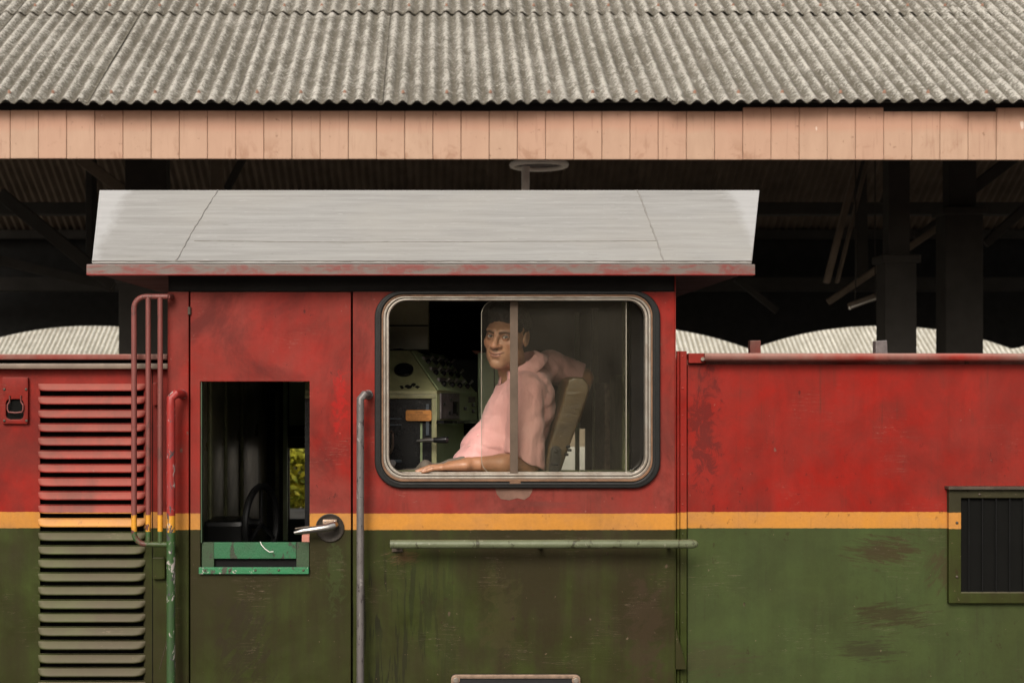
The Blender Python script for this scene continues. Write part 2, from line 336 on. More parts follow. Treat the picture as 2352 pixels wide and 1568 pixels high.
# ------------------------------------------------------------------ mesh helpers
class MB:
    def __init__(s): s.v = []; s.f = []
    def add(s, vs, fs):
        o = len(s.v); s.v += [tuple(p) for p in vs]; s.f += [tuple(i + o for i in f) for f in fs]; return s
    def box(s, x0, x1, y0, y1, z0, z1):
        if x0 > x1: x0, x1 = x1, x0
        if z0 > z1: z0, z1 = z1, z0
        v = [(x, y, z) for x in (x0, x1) for y in (y0, y1) for z in (z0, z1)]
        return s.add(v, [(0, 1, 3, 2), (4, 6, 7, 5), (0, 4, 5, 1), (2, 3, 7, 6), (0, 2, 6, 4), (1, 5, 7, 3)])
    def prism(s, poly, y0, y1):
        """poly: (x, z) points; extruded along Y"""
        n = len(poly); v = [(x, y0, z) for x, z in poly] + [(x, y1, z) for x, z in poly]
        f = [tuple(range(n)), tuple(range(2 * n - 1, n - 1, -1))] + [(i, n + i, n + (i + 1) % n, (i + 1) % n) for i in range(n)]
        return s.add(v, f)
    def hexa(s, a, b):
        """two quads of 3D points, corresponding corners"""
        return s.add(list(a) + list(b), [(0, 1, 2, 3), (7, 6, 5, 4)] + [(i, i + 4, (i + 1) % 4 + 4, (i + 1) % 4) for i in range(4)])
    def bar(s, a, b, w, h):
        a = Vector(a); b = Vector(b); d = (b - a).normalized()
        up = Vector((0, 1, 0)) if abs(d.y) < .9 else Vector((1, 0, 0))
        e = d.cross(up).normalized() * w / 2; g = up * h / 2
        return s.hexa([a - e - g, a + e - g, a + e + g, a - e + g], [b - e - g, b + e - g, b + e + g, b - e + g])
    def tube(s, pts, r, seg=12, caps=True):
        pts = [Vector(p) for p in pts]; n = len(pts)
        rr = r if isinstance(r, (list, tuple)) else [r] * n
        rings = []; prev = None
        for i, p in enumerate(pts):
            t = (pts[min(i + 1, n - 1)] - pts[max(i - 1, 0)]).normalized()
            if prev is None:
                a = Vector((0, 0, 1)) if abs(t.z) < .9 else Vector((1, 0, 0)); e = t.cross(a).normalized()
            else: e = (prev - t * prev.dot(t)).normalized()
            prev = e; g = t.cross(e)
            rings.append([p + (e * math.cos(2 * math.pi * k / seg) + g * math.sin(2 * math.pi * k / seg)) * rr[i] for k in range(seg)])
        v = [q for ring in rings for q in ring]; f = []
        for i in range(n - 1):
            for k in range(seg):
                f.append((i * seg + k, i * seg + (k + 1) % seg, (i + 1) * seg + (k + 1) % seg, (i + 1) * seg + k))
        if caps: f.append(tuple(range(seg - 1, -1, -1))); f.append(tuple((n - 1) * seg + k for k in range(seg)))
        return s.add(v, f)
    def disc(s, c, r, y0, y1, seg=24, ry=None):
        return s.prism([(c[0] + r * math.cos(a), c[1] + (ry or r) * math.sin(a)) for a in [2 * math.pi * k / seg for k in range(seg)]], y0, y1)
    def ring(s, outer, inner, y0, y1):
        """frame between two loops of equal count in XZ; y may be a float for all"""
        n = len(outer)
        v = [(x, y0, z) for x, z in outer] + [(x, y0, z) for x, z in inner] + [(x, y1, z) for x, z in outer] + [(x, y1, z) for x, z in inner]
        f = []
        for i in range(n):
            j = (i + 1) % n
            f += [(i, j, n + j, n + i), (2 * n + i, 3 * n + i, 3 * n + j, 2 * n + j), (i, 2 * n + i, 2 * n + j, j), (n + i, n + j, 3 * n + j, 3 * n + i)]
        return s.add(v, f)
    def dome(s, c, r, h, seg=10):
        """small rounded head standing out towards -Y"""
        v = []; f = []
        for k in range(3):
            a = k * math.pi / 6
            v += [(c[0] + r * math.cos(a) * math.cos(2 * math.pi * q / seg), c[1] - h * math.sin(a), c[2] + r * math.cos(a) * math.sin(2 * math.pi * q / seg)) for q in range(seg)]
        v.append((c[0], c[1] - h, c[2]))
        for k in range(2):
            for q in range(seg): f.append((k * seg + q, k * seg + (q + 1) % seg, (k + 1) * seg + (q + 1) % seg, (k + 1) * seg + q))
        f += [(2 * seg + q, 2 * seg + (q + 1) % seg, 3 * seg) for q in range(seg)]
        return s.add(v, f)
    def mesh(s, name, origin=(0, 0, 0), bevel=0, segs=2, smooth=False, angle=30):
        me = bpy.data.meshes.new(name); o = origin
        me.from_pydata([(p[0] - o[0], p[1] - o[1], p[2] - o[2]) for p in s.v], [], s.f)
        bm = bmesh.new(); bm.from_mesh(me); bmesh.ops.recalc_face_normals(bm, faces=bm.faces)
        if bevel:
            es = [e for e in bm.edges if len(e.link_faces) == 2 and e.calc_face_angle(0) > R(32)]
            bmesh.ops.bevel(bm, geom=es, offset=bevel, segments=segs, profile=.6, affect='EDGES', clamp_overlap=True)
        bm.to_mesh(me); bm.free()
        if smooth:
            me.polygons.foreach_set('use_smooth', [True] * len(me.polygons))
            try: me.set_sharp_from_angle(angle=R(angle))
            except Exception: pass
        return me

def world_loc(o):
    p = Vector((0, 0, 0))
    while o is not None: p += o.location; o = o.parent
    return p
def link(name, me, mat, parent=None, loc=None):
    o = bpy.data.objects.new(name, me); COL.objects.link(o)
    if mat is not None and me is not None and not me.materials: me.materials.append(mat)
    if parent: o.parent = parent
    o.location = loc if loc is not None else (0, 0, 0)
    return o
def build(mb, name, mat, parent=None, bevel=0, segs=2, smooth=False, label=None, origin=None, angle=30):
    """mesh given in world coordinates, linked under its parent; the origin sits at its base"""
    if origin is None:
        a = np.array(mb.v); lo, hi = a.min(0), a.max(0); origin = ((lo[0] + hi[0]) / 2, (lo[1] + hi[1]) / 2, lo[2])
    me = mb.mesh(name, origin, bevel, segs, smooth, angle)
    o = link(name, me, mat, parent)
    o.location = Vector(origin) - (world_loc(parent) if parent else Vector((0, 0, 0)))
    if label: o['label'] = label
    return o
def again(o, loc, parent=None):
    """a copy sharing its mesh, at world position loc"""
    c = o.copy(); COL.objects.link(c); par = parent or o.parent; c.parent = par
    c.location = Vector(loc) - (world_loc(par) if par else Vector((0, 0, 0))); return c
def thing(name, label, cat, loc=(0, 0, 0), group=None):
    o = bpy.data.objects.new(name, None); COL.objects.link(o); o.location = loc; o.empty_display_size = .2
    o['label'] = label; o['category'] = cat
    if group: o['group'] = group
    return o
def tag(o, label, cat, group=None):
    o['label'] = label; o['category'] = cat
    if group: o['group'] = group
    return o
def structure(o): o['kind'] = 'structure'; return o

def rrect(u0, u1, v0, v1, r, k=8, Y=0.0):
    """rounded rectangle in picture units -> (x, z) loop"""
    c = []
    for (cx, cy, a0) in ((u1 - r, v0 + r, 0), (u0 + r, v0 + r, 90), (u0 + r, v1 - r, 180), (u1 - r, v1 - r, 270)):
        for i in range(k + 1):
            a = R(a0 + 90 * i / k); c.append((X(cx + r * math.cos(a), Y), Z(cy - r * math.sin(a), Y)))
    return c
def outer_rect(loop, x0, x1, z0, z1):
    """for every point of loop its partner on the surrounding rectangle"""
    cx = sum(p[0] for p in loop) / len(loop); cz = sum(p[1] for p in loop) / len(loop); out = []
    for x, z in loop:
        dx, dz = x - cx, z - cz; t = 1e9
        if dx > 1e-9: t = min(t, (x1 - cx) / dx)
        if dx < -1e-9: t = min(t, (x0 - cx) / dx)
        if dz > 1e-9: t = min(t, (z1 - cz) / dz)
        if dz < -1e-9: t = min(t, (z0 - cz) / dz)
        out.append([cx + dx * t, cz + dz * t])
    for q in ((x0, z0), (x0, z1), (x1, z0), (x1, z1)):
        i = min(range(len(out)), key=lambda k: (out[k][0] - q[0]) ** 2 + (out[k][1] - q[1]) ** 2); out[i] = list(q)
    return [tuple(p) for p in out]

# ------------------------------------------------------------------ ground, platforms, track
g = MB().box(-300, 300, -300, 600, -.5, 0); structure(build(g, 'ground', M['asphalt']))
g = MB().box(-40, 40, 3.12, 12.5, 0.002, .92); structure(build(g, 'platform', M['concrete']))
g = MB().box(-40, 40, -14, -1.75, 0.002, .92); structure(build(g, 'platform', M['concrete']))
track = thing('railway_track', 'pair of steel rails under the red and green locomotive', 'railway track', (0, 1.37, .002))
for yy in (.62, 2.12):
    build(MB().box(-30, 30, yy - .035, yy + .035, .15, .30), 'rail', M['steelrail'], track)
sl0 = build(MB().box(-.13, .13, .1, 2.65, .004, .15), 'sleeper', M['concrete'], track)
for i in range(-16, 17):
    if i: again(sl0, (i * .65, 1.375, .004))

# ------------------------------------------------------------------ corrugated sheets
def corrugated(name, W, L, pitch=.1443, amp=.024, seg=8, rows=6, th=.007, jag=0):
    nw = int(round(W / pitch * seg)); v = []; f = []
    for side in (0, 1):
        for j in range(rows + 1):
            for i in range(nw + 1):
                x = i * pitch / seg
                y = L * j / rows
                v.append((x, y, amp * math.cos(2 * math.pi * x / pitch) - (th if side else 0) + jag * math.sin(3.1 * y + x * 2)))
    n = nw + 1; o = (rows + 1) * n
    for j in range(rows):
        for i in range(nw):
            a = j * n + i; f.append((a, a + 1, a + n + 1, a + n)); f.append((o + a, o + a + n, o + a + n + 1, o + a + 1))
    for i in range(nw): f.append((i, o + i, o + i + 1, i + 1)); a = rows * n + i; f.append((a, a + 1, o + a + 1, o + a))
    for j in range(rows): a = j * n; f.append((a, a + n, o + a + n, o + a)); a += nw; f.append((a, o + a, o + a + n, a + n))
    me = bpy.data.meshes.new(name); me.from_pydata(v, [], f)
    me.polygons.foreach_set('use_smooth', [True] * len(f))
    try: me.set_sharp_from_angle(angle=R(50))
    except Exception: pass
    return me

SL = math.atan2(1.02, 1.65)
EY, EZ = 4.58, Z(232, 4.58)          # eave line
canopy = thing('platform_canopy', 'station canopy with grey corrugated roof and salmon board fascia behind the locomotive', 'station roof', (0, 9.5, .92))
meA = [corrugated('roof_sheet', 1.075, 2.10, pitch=.10101, amp=.0165, jag=j) for j in (.004, -.004, .0)]
for m_ in meA: m_.materials.append(M['sheet'])
stepx, stepl = 1.0101, 1.94
x_first = X(1195, EY) - 9 * stepx
NROW = 3
for row in range(NROW):
    for i in range(21):
        me = meA[(i * 2 + row) % 3]
        o = link('roof_sheet', me, None, canopy)
        d = row * stepl - .02 + random.uniform(-.012, .012)
        if row == 0: d += {9: .012, 11: .03, 12: .0}.get(i, 0)
        nrm = .0 + row * .018 + random.uniform(.0, .003)
        tilt = -random.uniform(.007, .014)
        x = x_first + i * stepx
        o.rotation_euler = (SL, tilt, random.uniform(-.002, .002))
        o.location = Vector((x, EY + d * math.cos(SL) - nrm * math.sin(SL), EZ + d * math.sin(SL) + nrm * math.cos(SL))) - canopy.location
RY, RZ = EY + (NROW * stepl) * math.cos(SL), EZ + NROW * stepl * math.sin(SL)   # ridge
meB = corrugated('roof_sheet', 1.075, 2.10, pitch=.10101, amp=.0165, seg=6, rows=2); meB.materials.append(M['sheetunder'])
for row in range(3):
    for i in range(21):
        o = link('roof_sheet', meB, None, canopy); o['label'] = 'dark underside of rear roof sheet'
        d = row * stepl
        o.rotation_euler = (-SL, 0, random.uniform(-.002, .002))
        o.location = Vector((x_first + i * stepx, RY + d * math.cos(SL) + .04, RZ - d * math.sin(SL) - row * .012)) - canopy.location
build(MB().box(x_first, x_first + 21.2, RY - .16, RY + .16, RZ + .0, RZ + .07), 'ridge_cap', M['sheet'], canopy, bevel=.02)
mb = MB(); cs, sn = math.cos(SL), math.sin(SL)
for row in range(2):
    for i in range(21):
        for w_i in (2, 5, 8):
            for off in (.10, ):
                d = row * stepl + off; x = x_first + i * stepx + w_i * .10101; h0 = .0165 + .006 + row * .018 - .017 * (w_i / 10) * 0
                y = EY + d * cs - h0 * sn; z = EZ + d * sn + h0 * cs
                mb.tube([(x, y, z), (x, y - .018 * sn, z + .018 * cs)], [.014, .006], 8)
bolts = build(mb, 'roof_bolts', plain('rusty_bolts', (.30, .17, .12), .8), canopy); bolts['kind'] = 'stuff'
# dark sheeting under the front slope is the sheet itself; purlins and rafters
FY = 4.72
edge = [24 + 64.72 * k for k in range(-34, 92)]
ztop, zbot = Z(255, FY), Z(366, FY)
bw = 64.72 / (3200 / (FY + 5))
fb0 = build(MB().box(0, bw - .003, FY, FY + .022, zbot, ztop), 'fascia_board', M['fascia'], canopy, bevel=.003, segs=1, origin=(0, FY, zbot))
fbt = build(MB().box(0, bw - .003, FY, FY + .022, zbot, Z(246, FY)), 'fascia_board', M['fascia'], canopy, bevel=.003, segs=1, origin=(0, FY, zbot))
k = 0
for u in edge[1:]:
    if 1690 < u < 1990 or u > 2270 and u < 2420:
        again(fbt, (X(u, FY), FY - .002, zbot - (u - 1176) * 1.4e-3 / 326)); continue
    c = again(fb0, (X(u, FY), FY + random.uniform(-.002, .003), zbot + random.uniform(-.001, .001) - (u - 1176) * 1.4e-3 / 326)); k += 1
fb0.location = Vector((X(edge[0], FY), FY, zbot)) - canopy.location
fbt.location = Vector((X(edge[0] - 64.72, FY), FY, zbot)) - canopy.location
build(MB().box(X(edge[0], FY), X(edge[-1] + 64, FY), FY + .03, FY + .06, zbot + .02, Z(236, FY + .03)), 'fascia_shade_batten', M['black_and_shade'], canopy)  # black batten raised to fill the gap with painted eave shade
# eave purlin and rafters (front slope), seen from below
def slope_pt(d, n=0.0): return (EY + d * math.cos(SL) - n * math.sin(SL), EZ + d * math.sin(SL) + n * math.cos(SL))
for d in (.35, 1.9, 3.8, 5.5):
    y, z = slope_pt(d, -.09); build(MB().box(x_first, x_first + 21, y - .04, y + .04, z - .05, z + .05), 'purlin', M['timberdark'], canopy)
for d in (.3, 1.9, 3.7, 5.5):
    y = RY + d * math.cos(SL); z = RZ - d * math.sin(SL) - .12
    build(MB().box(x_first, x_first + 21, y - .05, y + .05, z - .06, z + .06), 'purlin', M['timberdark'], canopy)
BY = RY + 3 * stepl * math.cos(SL) - .1      # back valance plane (about 14.4)
zb_top = RZ - 3 * stepl * math.sin(SL) + .10
# scalloped back valance: segmental arches, bottom edge cut by arcs
def arch_v(u):
    t = ((u - 1725) / 605.0) % 1.0; return 802 - 54 * (1 - abs(2 * t - 1) ** 2.1)
poly = []
us = [-2340 + 15 * i for i in range(0, 420)]
poly = [(X(u, BY), Z(arch_v(u), BY)) for u in us]
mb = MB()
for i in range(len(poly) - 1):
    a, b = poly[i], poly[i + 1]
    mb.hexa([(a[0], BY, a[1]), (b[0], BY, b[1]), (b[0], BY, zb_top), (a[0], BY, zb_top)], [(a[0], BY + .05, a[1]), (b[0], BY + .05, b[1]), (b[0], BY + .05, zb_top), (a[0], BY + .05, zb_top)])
v = build(mb, 'scalloped_valance', M['black_and_shade'], canopy)
bm = bmesh.new(); bm.from_mesh(v.data); bmesh.ops.remove_doubles(bm, verts=bm.verts, dist=1e-4); bm.to_mesh(v.data); bm.free()
# posts, tie beams and braces inside the canopy (positions from their places in the hall)
def post(u0, u1, v0, v1, Y, name='canopy_post', mat='timberdark', depth=.22):
    return build(MB().box(X(u0, Y), X(u1, Y), Y, Y + depth, Z(v1, Y), Z(v0, Y)), name, M[mat], canopy, bevel=.012)
PY = 7.2
def column(u0, u1, Y=PY, cap=590):
    b = post(u0, u1, cap, 0, Y)
    me = MB().box(X(u0, Y), X(u1, Y), Y, Y + .26, .92, Z(cap, Y)); me.box(X(u0, Y) - .04, X(u1, Y) + .04, Y - .04, Y + .30, .92, 1.25)
    me.box(X(u0, Y) - .03, X(u1, Y) + .03, Y - .03, Y + .29, Z(cap, Y) - .05, Z(cap, Y) + .02)
    bpy.data.objects.remove(b)
    n_ = MB().box(X(u0 + 12, Y), X(u1 - 12, Y), Y + .04, Y + .22, Z(cap, Y) + .02, Z(150, Y))
    build(me, 'column', M['timberdark'], canopy, bevel=.012)
    build(n_, 'column_head', M['timberdark'], canopy, bevel=.01)
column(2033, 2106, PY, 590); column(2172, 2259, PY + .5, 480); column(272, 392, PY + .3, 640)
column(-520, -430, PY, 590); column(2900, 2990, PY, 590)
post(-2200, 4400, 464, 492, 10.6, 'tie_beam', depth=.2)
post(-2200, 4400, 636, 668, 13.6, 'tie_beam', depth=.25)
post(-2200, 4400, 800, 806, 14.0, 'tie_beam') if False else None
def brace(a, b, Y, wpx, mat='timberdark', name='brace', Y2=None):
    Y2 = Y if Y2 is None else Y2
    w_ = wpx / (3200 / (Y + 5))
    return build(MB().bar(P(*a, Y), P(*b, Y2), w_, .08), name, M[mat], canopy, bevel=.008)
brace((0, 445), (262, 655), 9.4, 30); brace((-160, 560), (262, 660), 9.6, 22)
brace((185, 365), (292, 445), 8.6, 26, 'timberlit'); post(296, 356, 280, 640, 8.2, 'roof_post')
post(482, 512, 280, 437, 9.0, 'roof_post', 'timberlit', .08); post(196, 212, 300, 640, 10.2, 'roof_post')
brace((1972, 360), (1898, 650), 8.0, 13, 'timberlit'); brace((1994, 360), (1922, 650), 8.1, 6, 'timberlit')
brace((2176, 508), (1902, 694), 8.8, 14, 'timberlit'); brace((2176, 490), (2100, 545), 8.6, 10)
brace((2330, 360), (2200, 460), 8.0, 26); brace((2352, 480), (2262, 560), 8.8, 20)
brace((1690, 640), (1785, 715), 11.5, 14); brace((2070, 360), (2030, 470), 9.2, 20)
brace((1975, 365), (1980, 640), 9.8, 26); brace((560, 360), (520, 437), 9.8, 16)
lit_patch = thing('lit_patch_bar', 'added pale bar painted as a lit patch in the dark roof right of the cab', 'light', P(1990, 688, 7.6))  # made-up fixture standing in for a patch of reflected skylight
build(MB().bar(P(1950, 704, 7.6), P(2024, 676, 7.9), .06, .07), 'patch_bar', M['timberlit'], lit_patch, bevel=.01)
build(MB().tube([P(1952, 707, 7.58), P(2026, 680, 7.88)], .016, 8), 'tube', M['lampgrey'], lit_patch, smooth=True)  # pale rod belonging to the added lit patch
for q in ((1965, 695), (2010, 678)):
    build(MB().tube([P(*q, 7.7), (P(*q, 7.7)[0], 7.7, 5.55)], .006, 6), 'hanger', M['timberdark'], lit_patch)

# station building and its canopy behind the camera (mirrored in the cab window)
sb = thing('station_building', 'beige station building with dark doorways facing the train, behind the photographer', 'building', (0, -14, .92))
build(MB().box(-26, 26, -14.4, -14, .921, 4.1), 'wall', plain('beige_render', (.30, .22, .14), .9, var=.3, scale=1), sb)
dw0 = build(MB().box(-.6, .6, -14.03, -13.97, .93, 3.2), 'doorway', M['black'], sb, origin=(0, -14, .93))
for i in range(-8, 9):
    if i: again(dw0, (i * 2.9 + .5, -14, .93))

# round lamp seen between fascia and cab roof
LY = 5.6
lamp = thing('platform_lamp', 'pale round lamp dish on a thin post just under the salmon fascia', 'lamp', (X(1207, LY), LY, .92))
build(MB().tube([(X(1207, LY), LY, .93), (X(1207, LY), LY, Z(383, LY))], 9.5 / (3200 / (LY + 5)), 14), 'post', M['lampgrey'], lamp, smooth=True)
mb = MB(); cx, cz, rr_ = X(1238, LY), Z(379, LY), 62 / (3200 / (LY + 5))
ringp = [(cx + rr_ * math.cos(a), LY + rr_ * math.sin(a), cz) for a in np.linspace(0, 2 * math.pi, 33)]
mb.tube(ringp, .022, 8, caps=False)
build(mb, 'lamp_rim', M['lampgrey'], lamp, smooth=True)
mb = MB()
n = 32; vv = [(cx + q * rr_ * math.cos(2 * math.pi * i / n), LY + q * rr_ * math.sin(2 * math.pi * i / n), cz + h) for q, h in ((.96, 0), (.6, .035), (.2, .05), (.05, .05)) for i in range(n)]
ff = [(j * n + i, j * n + (i + 1) % n, (j + 1) * n + (i + 1) % n, (j + 1) * n + i) for j in range(3) for i in range(n)]
mb.add(vv, ff); build(mb, 'lamp_dish', M['greyplate'], lamp, smooth=True)

# far canopy beyond the arches
far = thing('platform_canopy', 'sunlit pale corrugated roof seen through the dark arches', 'station roof', (0, 38, 0))
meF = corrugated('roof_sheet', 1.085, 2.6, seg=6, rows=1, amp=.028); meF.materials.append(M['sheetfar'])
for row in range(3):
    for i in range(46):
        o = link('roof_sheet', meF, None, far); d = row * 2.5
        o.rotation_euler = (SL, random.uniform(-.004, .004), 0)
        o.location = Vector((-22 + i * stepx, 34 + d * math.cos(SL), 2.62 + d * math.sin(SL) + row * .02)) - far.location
for i in range(8):
    build(MB().box(-20 + i * 6, -19.8 + i * 6, 36, 36.2, 0.0, 3.75), 'column', M['timberdark'], far)
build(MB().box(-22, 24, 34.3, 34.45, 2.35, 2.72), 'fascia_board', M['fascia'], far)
build(MB().box(-22, 24, 36, 36.2, 3.5, 3.75), 'beam', M['timberdark'], far)

# whitewashed low wall and bushes, seen through the cab
lw = build(MB().box(X(1272, 19.2), X(1460, 19.2), 19.2, 19.4, .004, Z(1027, 19.2)), 'platform_wall', M['whitewash'], bevel=.01)
tag(lw, 'low whitewashed wall seen through the cab beside the seat', 'wall')
lw = build(MB().box(X(1262, 19.8), X(1480, 19.8), 19.8, 20.0, .004, Z(985, 19.8)), 'garden_wall', plain('beige_wall', (.33, .26, .18), .9), bevel=.01)
tag(lw, 'higher beige wall behind the low whitewashed wall', 'wall')
def bush(x, y, zb, w_, h_, label, seed):
    t = thing('bush', label, 'bush', (x, y, zb))
    r = np.random.default_rng(seed); mb = MB(); N = 6500
    for i in range(N):
        a = r.normal(size=3); a /= np.linalg.norm(a); q = r.uniform(.35, 1) ** .6
        lump = 1 + .22 * math.sin(5 * a[0] + seed) * math.cos(4 * a[2] + seed)
        c = Vector((x + a[0] * w_ * q * lump, y + a[1] * w_ * .7 * q, zb + h_ * .55 + a[2] * h_ * .5 * q * lump))
        d = Vector(r.normal(size=3)).normalized(); e = d.cross(Vector(r.normal(size=3))).normalized(); l = r.uniform(.06, .13)
        mb.add([c - d * l, c + e * l * .4, c + d * l, c - e * l * .4], [(0, 1, 2, 3)])
    o = build(mb, 'foliage', M['leaf'], t); o['kind'] = 'stuff'
    mb = MB()
    for i in range(5):
        mb.tube([(x, y, zb), (x + r.uniform(-.3, .3) * w_, y + r.uniform(-.2, .2), zb + h_ * .5), (x + r.uniform(-.6, .6) * w_, y + r.uniform(-.3, .3), zb + h_ * .85)], [.03, .02, .008], 6)
    build(mb, 'stem', M['stem'], t)
bush(-2.6, 19.6, 0, 1.5, 1.75, 'yellow green bush beyond the platform seen through the cab door window', 4)

# ------------------------------------------------------------------ the locomotive
loco = thing('diesel_locomotive', 'red, yellow and green diesel locomotive cab with long hoods at both ends', 'locomotive', (0, 1.375, .30))
XL, XR = X(385), X(1550)            # cab ends
T = .035                            # wall thickness
zcab0, zcab1 = 1.35, Z(670)
# left pillar, door, right wall, header
build(MB().box(XL, X(434), -.004, T, zcab0, zcab1), 'corner_pillar', M['pillar'], loco, bevel=.004)
build(MB().box(XL, XR, 0.012, T + .004, zcab1 + .0015, 2.965), 'shaded_header_strip', M['header'], loco, bevel=.002)  # dark band: shade under the eave painted on, together with dirt
dloop = [(X(711), Z(876)), (X(460), Z(876)), (X(460), Z(1316)), (X(711), Z(1316))]
door_o = [(X(806), zcab1 - .001), (X(437), zcab1 - .001), (X(437), zcab0), (X(806), zcab0)]
door = build(MB().ring(door_o, dloop, 0.0, T), 'cab_door', M['door'], loco, bevel=.0025)
wl = rrect(868, 1508, 674, 1113, 58, 10)
wall_r = outer_rect(wl, X(810.5), XR, zcab0, zcab1)
build(MB().ring(wall_r, wl, -.003, T), 'cab_wall', M['cab'], loco, bevel=.003)
build(MB().box(X(430), X(813), T - .002, T + .006, zcab0, zcab1), 'door_backing', M['black'], loco) if False else None
# door frame edges behind the gaps
build(MB().box(X(428), X(440), T + .001, T + .012, zcab0, zcab1), 'door_jamb', M['slot'], loco)
build(MB().box(X(803), X(814), T + .001, T + .012, zcab0, zcab1), 'door_jamb', M['slot'], loco)
build(MB().tube([P(435, 705, -.006), P(435, 722, -.006)], .006, 10), 'door_hinge', M['dirtmetal'], loco, smooth=True)

# dropped window sash in the door
sash = build(MB().box(X(462), X(490), .012, .032, Z(1314), Z(1246)), 'window_sash', M['sashdark'], door, bevel=.001)
build(MB().box(X(680), X(709), .012, .032, Z(1314), Z(1246)), 'sash_stile', M['sashdark'], door, bevel=.001)
build(MB().box(X(490.5), X(679.5), .010, .030, Z(1283), Z(1246)), 'sash_rail', M['sash'], door, bevel=.001)
build(MB().box(X(490), X(680), .028, .034, Z(1315), Z(1284)), 'sash_panel', M['black'], door)
strip = build(MB().box(X(458), X(710), -.016, .0, Z(1316), Z(1301)), 'sill_strip', M['sill'], door, bevel=.0015)
for q in (470, 527, 587, 640, 697): build(MB().dome(P(q, 1309, -.016), .0045, .003), 'rivet', M['dirtmetal'], door, smooth=True)
# inner edge trim of the door opening
build(MB().box(X(461), X(463.5), .002, T - .003, Z(1246), Z(877)), 'edge_trim', M['sashdark'], door)
th = build(MB().tube([P(598, 1243, -.004), P(600, 1250, -.008), P(609, 1260, -.011), P(619, 1267, -.011), P(628, 1266, -.010)], .0016, 6), 'thread', M['thread'], smooth=True)
tag(th, 'loose white thread hanging over the green door sash', 'thread')
# handle in its round recess
hc = (X(758), Z(1211.5))
rec = MB(); n = 28; prof = [(33, -.0045), (31, -.006), (28, -.003), (22, .000 + .004), (4, .008)]
vv = []; ff = []
for r_, y_ in prof:
    vv += [(hc[0] + r_ / 640 * math.cos(2 * math.pi * i / n), y_ - .001, hc[1] + r_ / 640 * math.sin(2 * math.pi * i / n)) for i in range(n)]
for j in range(len(prof) - 1): ff += [(j * n + i, j * n + (i + 1) % n, (j + 1) * n + (i + 1) % n, (j + 1) * n + i) for i in range(n)]
ff.append(tuple((len(prof) - 1) * n + i for i in range(n)))
vv = [(p[0], p[1] if p[1] < -.002 else -.0035 + (p[1] * .1), p[2]) for p in vv]
rec.add(vv, ff); build(rec, 'handle_recess', plain('recess_shade_and_grime', (.035, .026, .018), .6, .2, .5, 30, .4), door, smooth=True)  # dark colour stands in for shade inside the nearly flat recess
build(MB().box(X(742), X(775), -.022, -.003, Z(1207), Z(1191)), 'handle_boss', M['plate_border'], door, bevel=.004, smooth=True)
for q in (747, 769): build(MB().dome(P(q, 1197, -.022), .003, .002), 'screw', M['chrome'], door, smooth=True)
lev = MB().tube([P(770, 1204, -.022), P(765, 1207, -.042), P(752, 1211, -.052), P(725, 1215, -.054), P(695, 1219, -.054), P(676, 1223, -.052)], [.012, .014, .0135, .0125, .0115, .006], 14)
build(lev, 'door_handle', M['chrome'], door, smooth=True)
build(MB().tube([P(711, 1209, -.02), P(695, 1211, -.02), P(678, 1213.5, -.02)], [.004, .004, .003], 10), 'latch', M['dirtmetal'], door, smooth=True)

# cab window
win = build(MB().ring(rrect(861, 1515, 668, 1120, 62, 12), rrect(877, 1497, 677, 1106, 50, 12), -.022, -.003), 'cab_window', M['rubber'], loco, bevel=.006, segs=3, smooth=True, angle=60)
build(MB().ring(rrect(871, 1504, 673, 1112, 55, 12), rrect(874.5, 1500.5, 675.5, 1109, 53, 12), -.0245, -.018), 'gasket_bead', M['rubber'], win, bevel=.001, smooth=True)
build(MB().ring(rrect(876, 1498.5, 676.3, 1104.5, 51, 12), rrect(881, 1494, 681, 1099, 48, 12), -.017, .002), 'rust_trim', M['rustline'], win, bevel=.002, smooth=True)
build(MB().ring(rrect(881, 1494, 681, 1099, 48, 12), rrect(886.5, 1488.5, 685, 1093.5, 45, 12), -.014, .03), 'metal_frame', M['alu'], win, bevel=.0022, smooth=True)
build(MB().ring(rrect(887.6, 1487.4, 686.2, 1092.4, 44.5, 12), rrect(893.5, 1481.5, 690, 1087.5, 41, 12), -.009, .034), 'frame_bead', M['alu'], win, bevel=.0022, smooth=True)
build(MB().box(X(893), X(1483), .034, .075, Z(1092), Z(1085.5)), 'sill_channel', M['alu'], win, bevel=.002)
build(MB().box(X(893), X(1483), .034, .075, Z(690), Z(680)), 'top_channel', M['black'], win)
build(MB().box(X(880), X(1500), .0755, .19, Z(1120), Z(1087)), 'wooden_sill', M['mintdark'], win, bevel=.004)
build(MB().box(X(1170), X(1195), -.0235, -.018, Z(1112), Z(1104)), 'gasket_joint', M['rustline'], win, bevel=.001)
pz = [(1137, 1119), (1224, 1118), (1222, 1128), (1216, 1139), (1204, 1147), (1188, 1143), (1170, 1148), (1150, 1145), (1141, 1134)]
build(MB().prism([(X(u), Z(v_)) for u, v_ in pz], -.0046, -.0031), 'filler_patch', plain('old_filler', (.17, .085, .058), .75, 0, .4, 18, .4), loco)
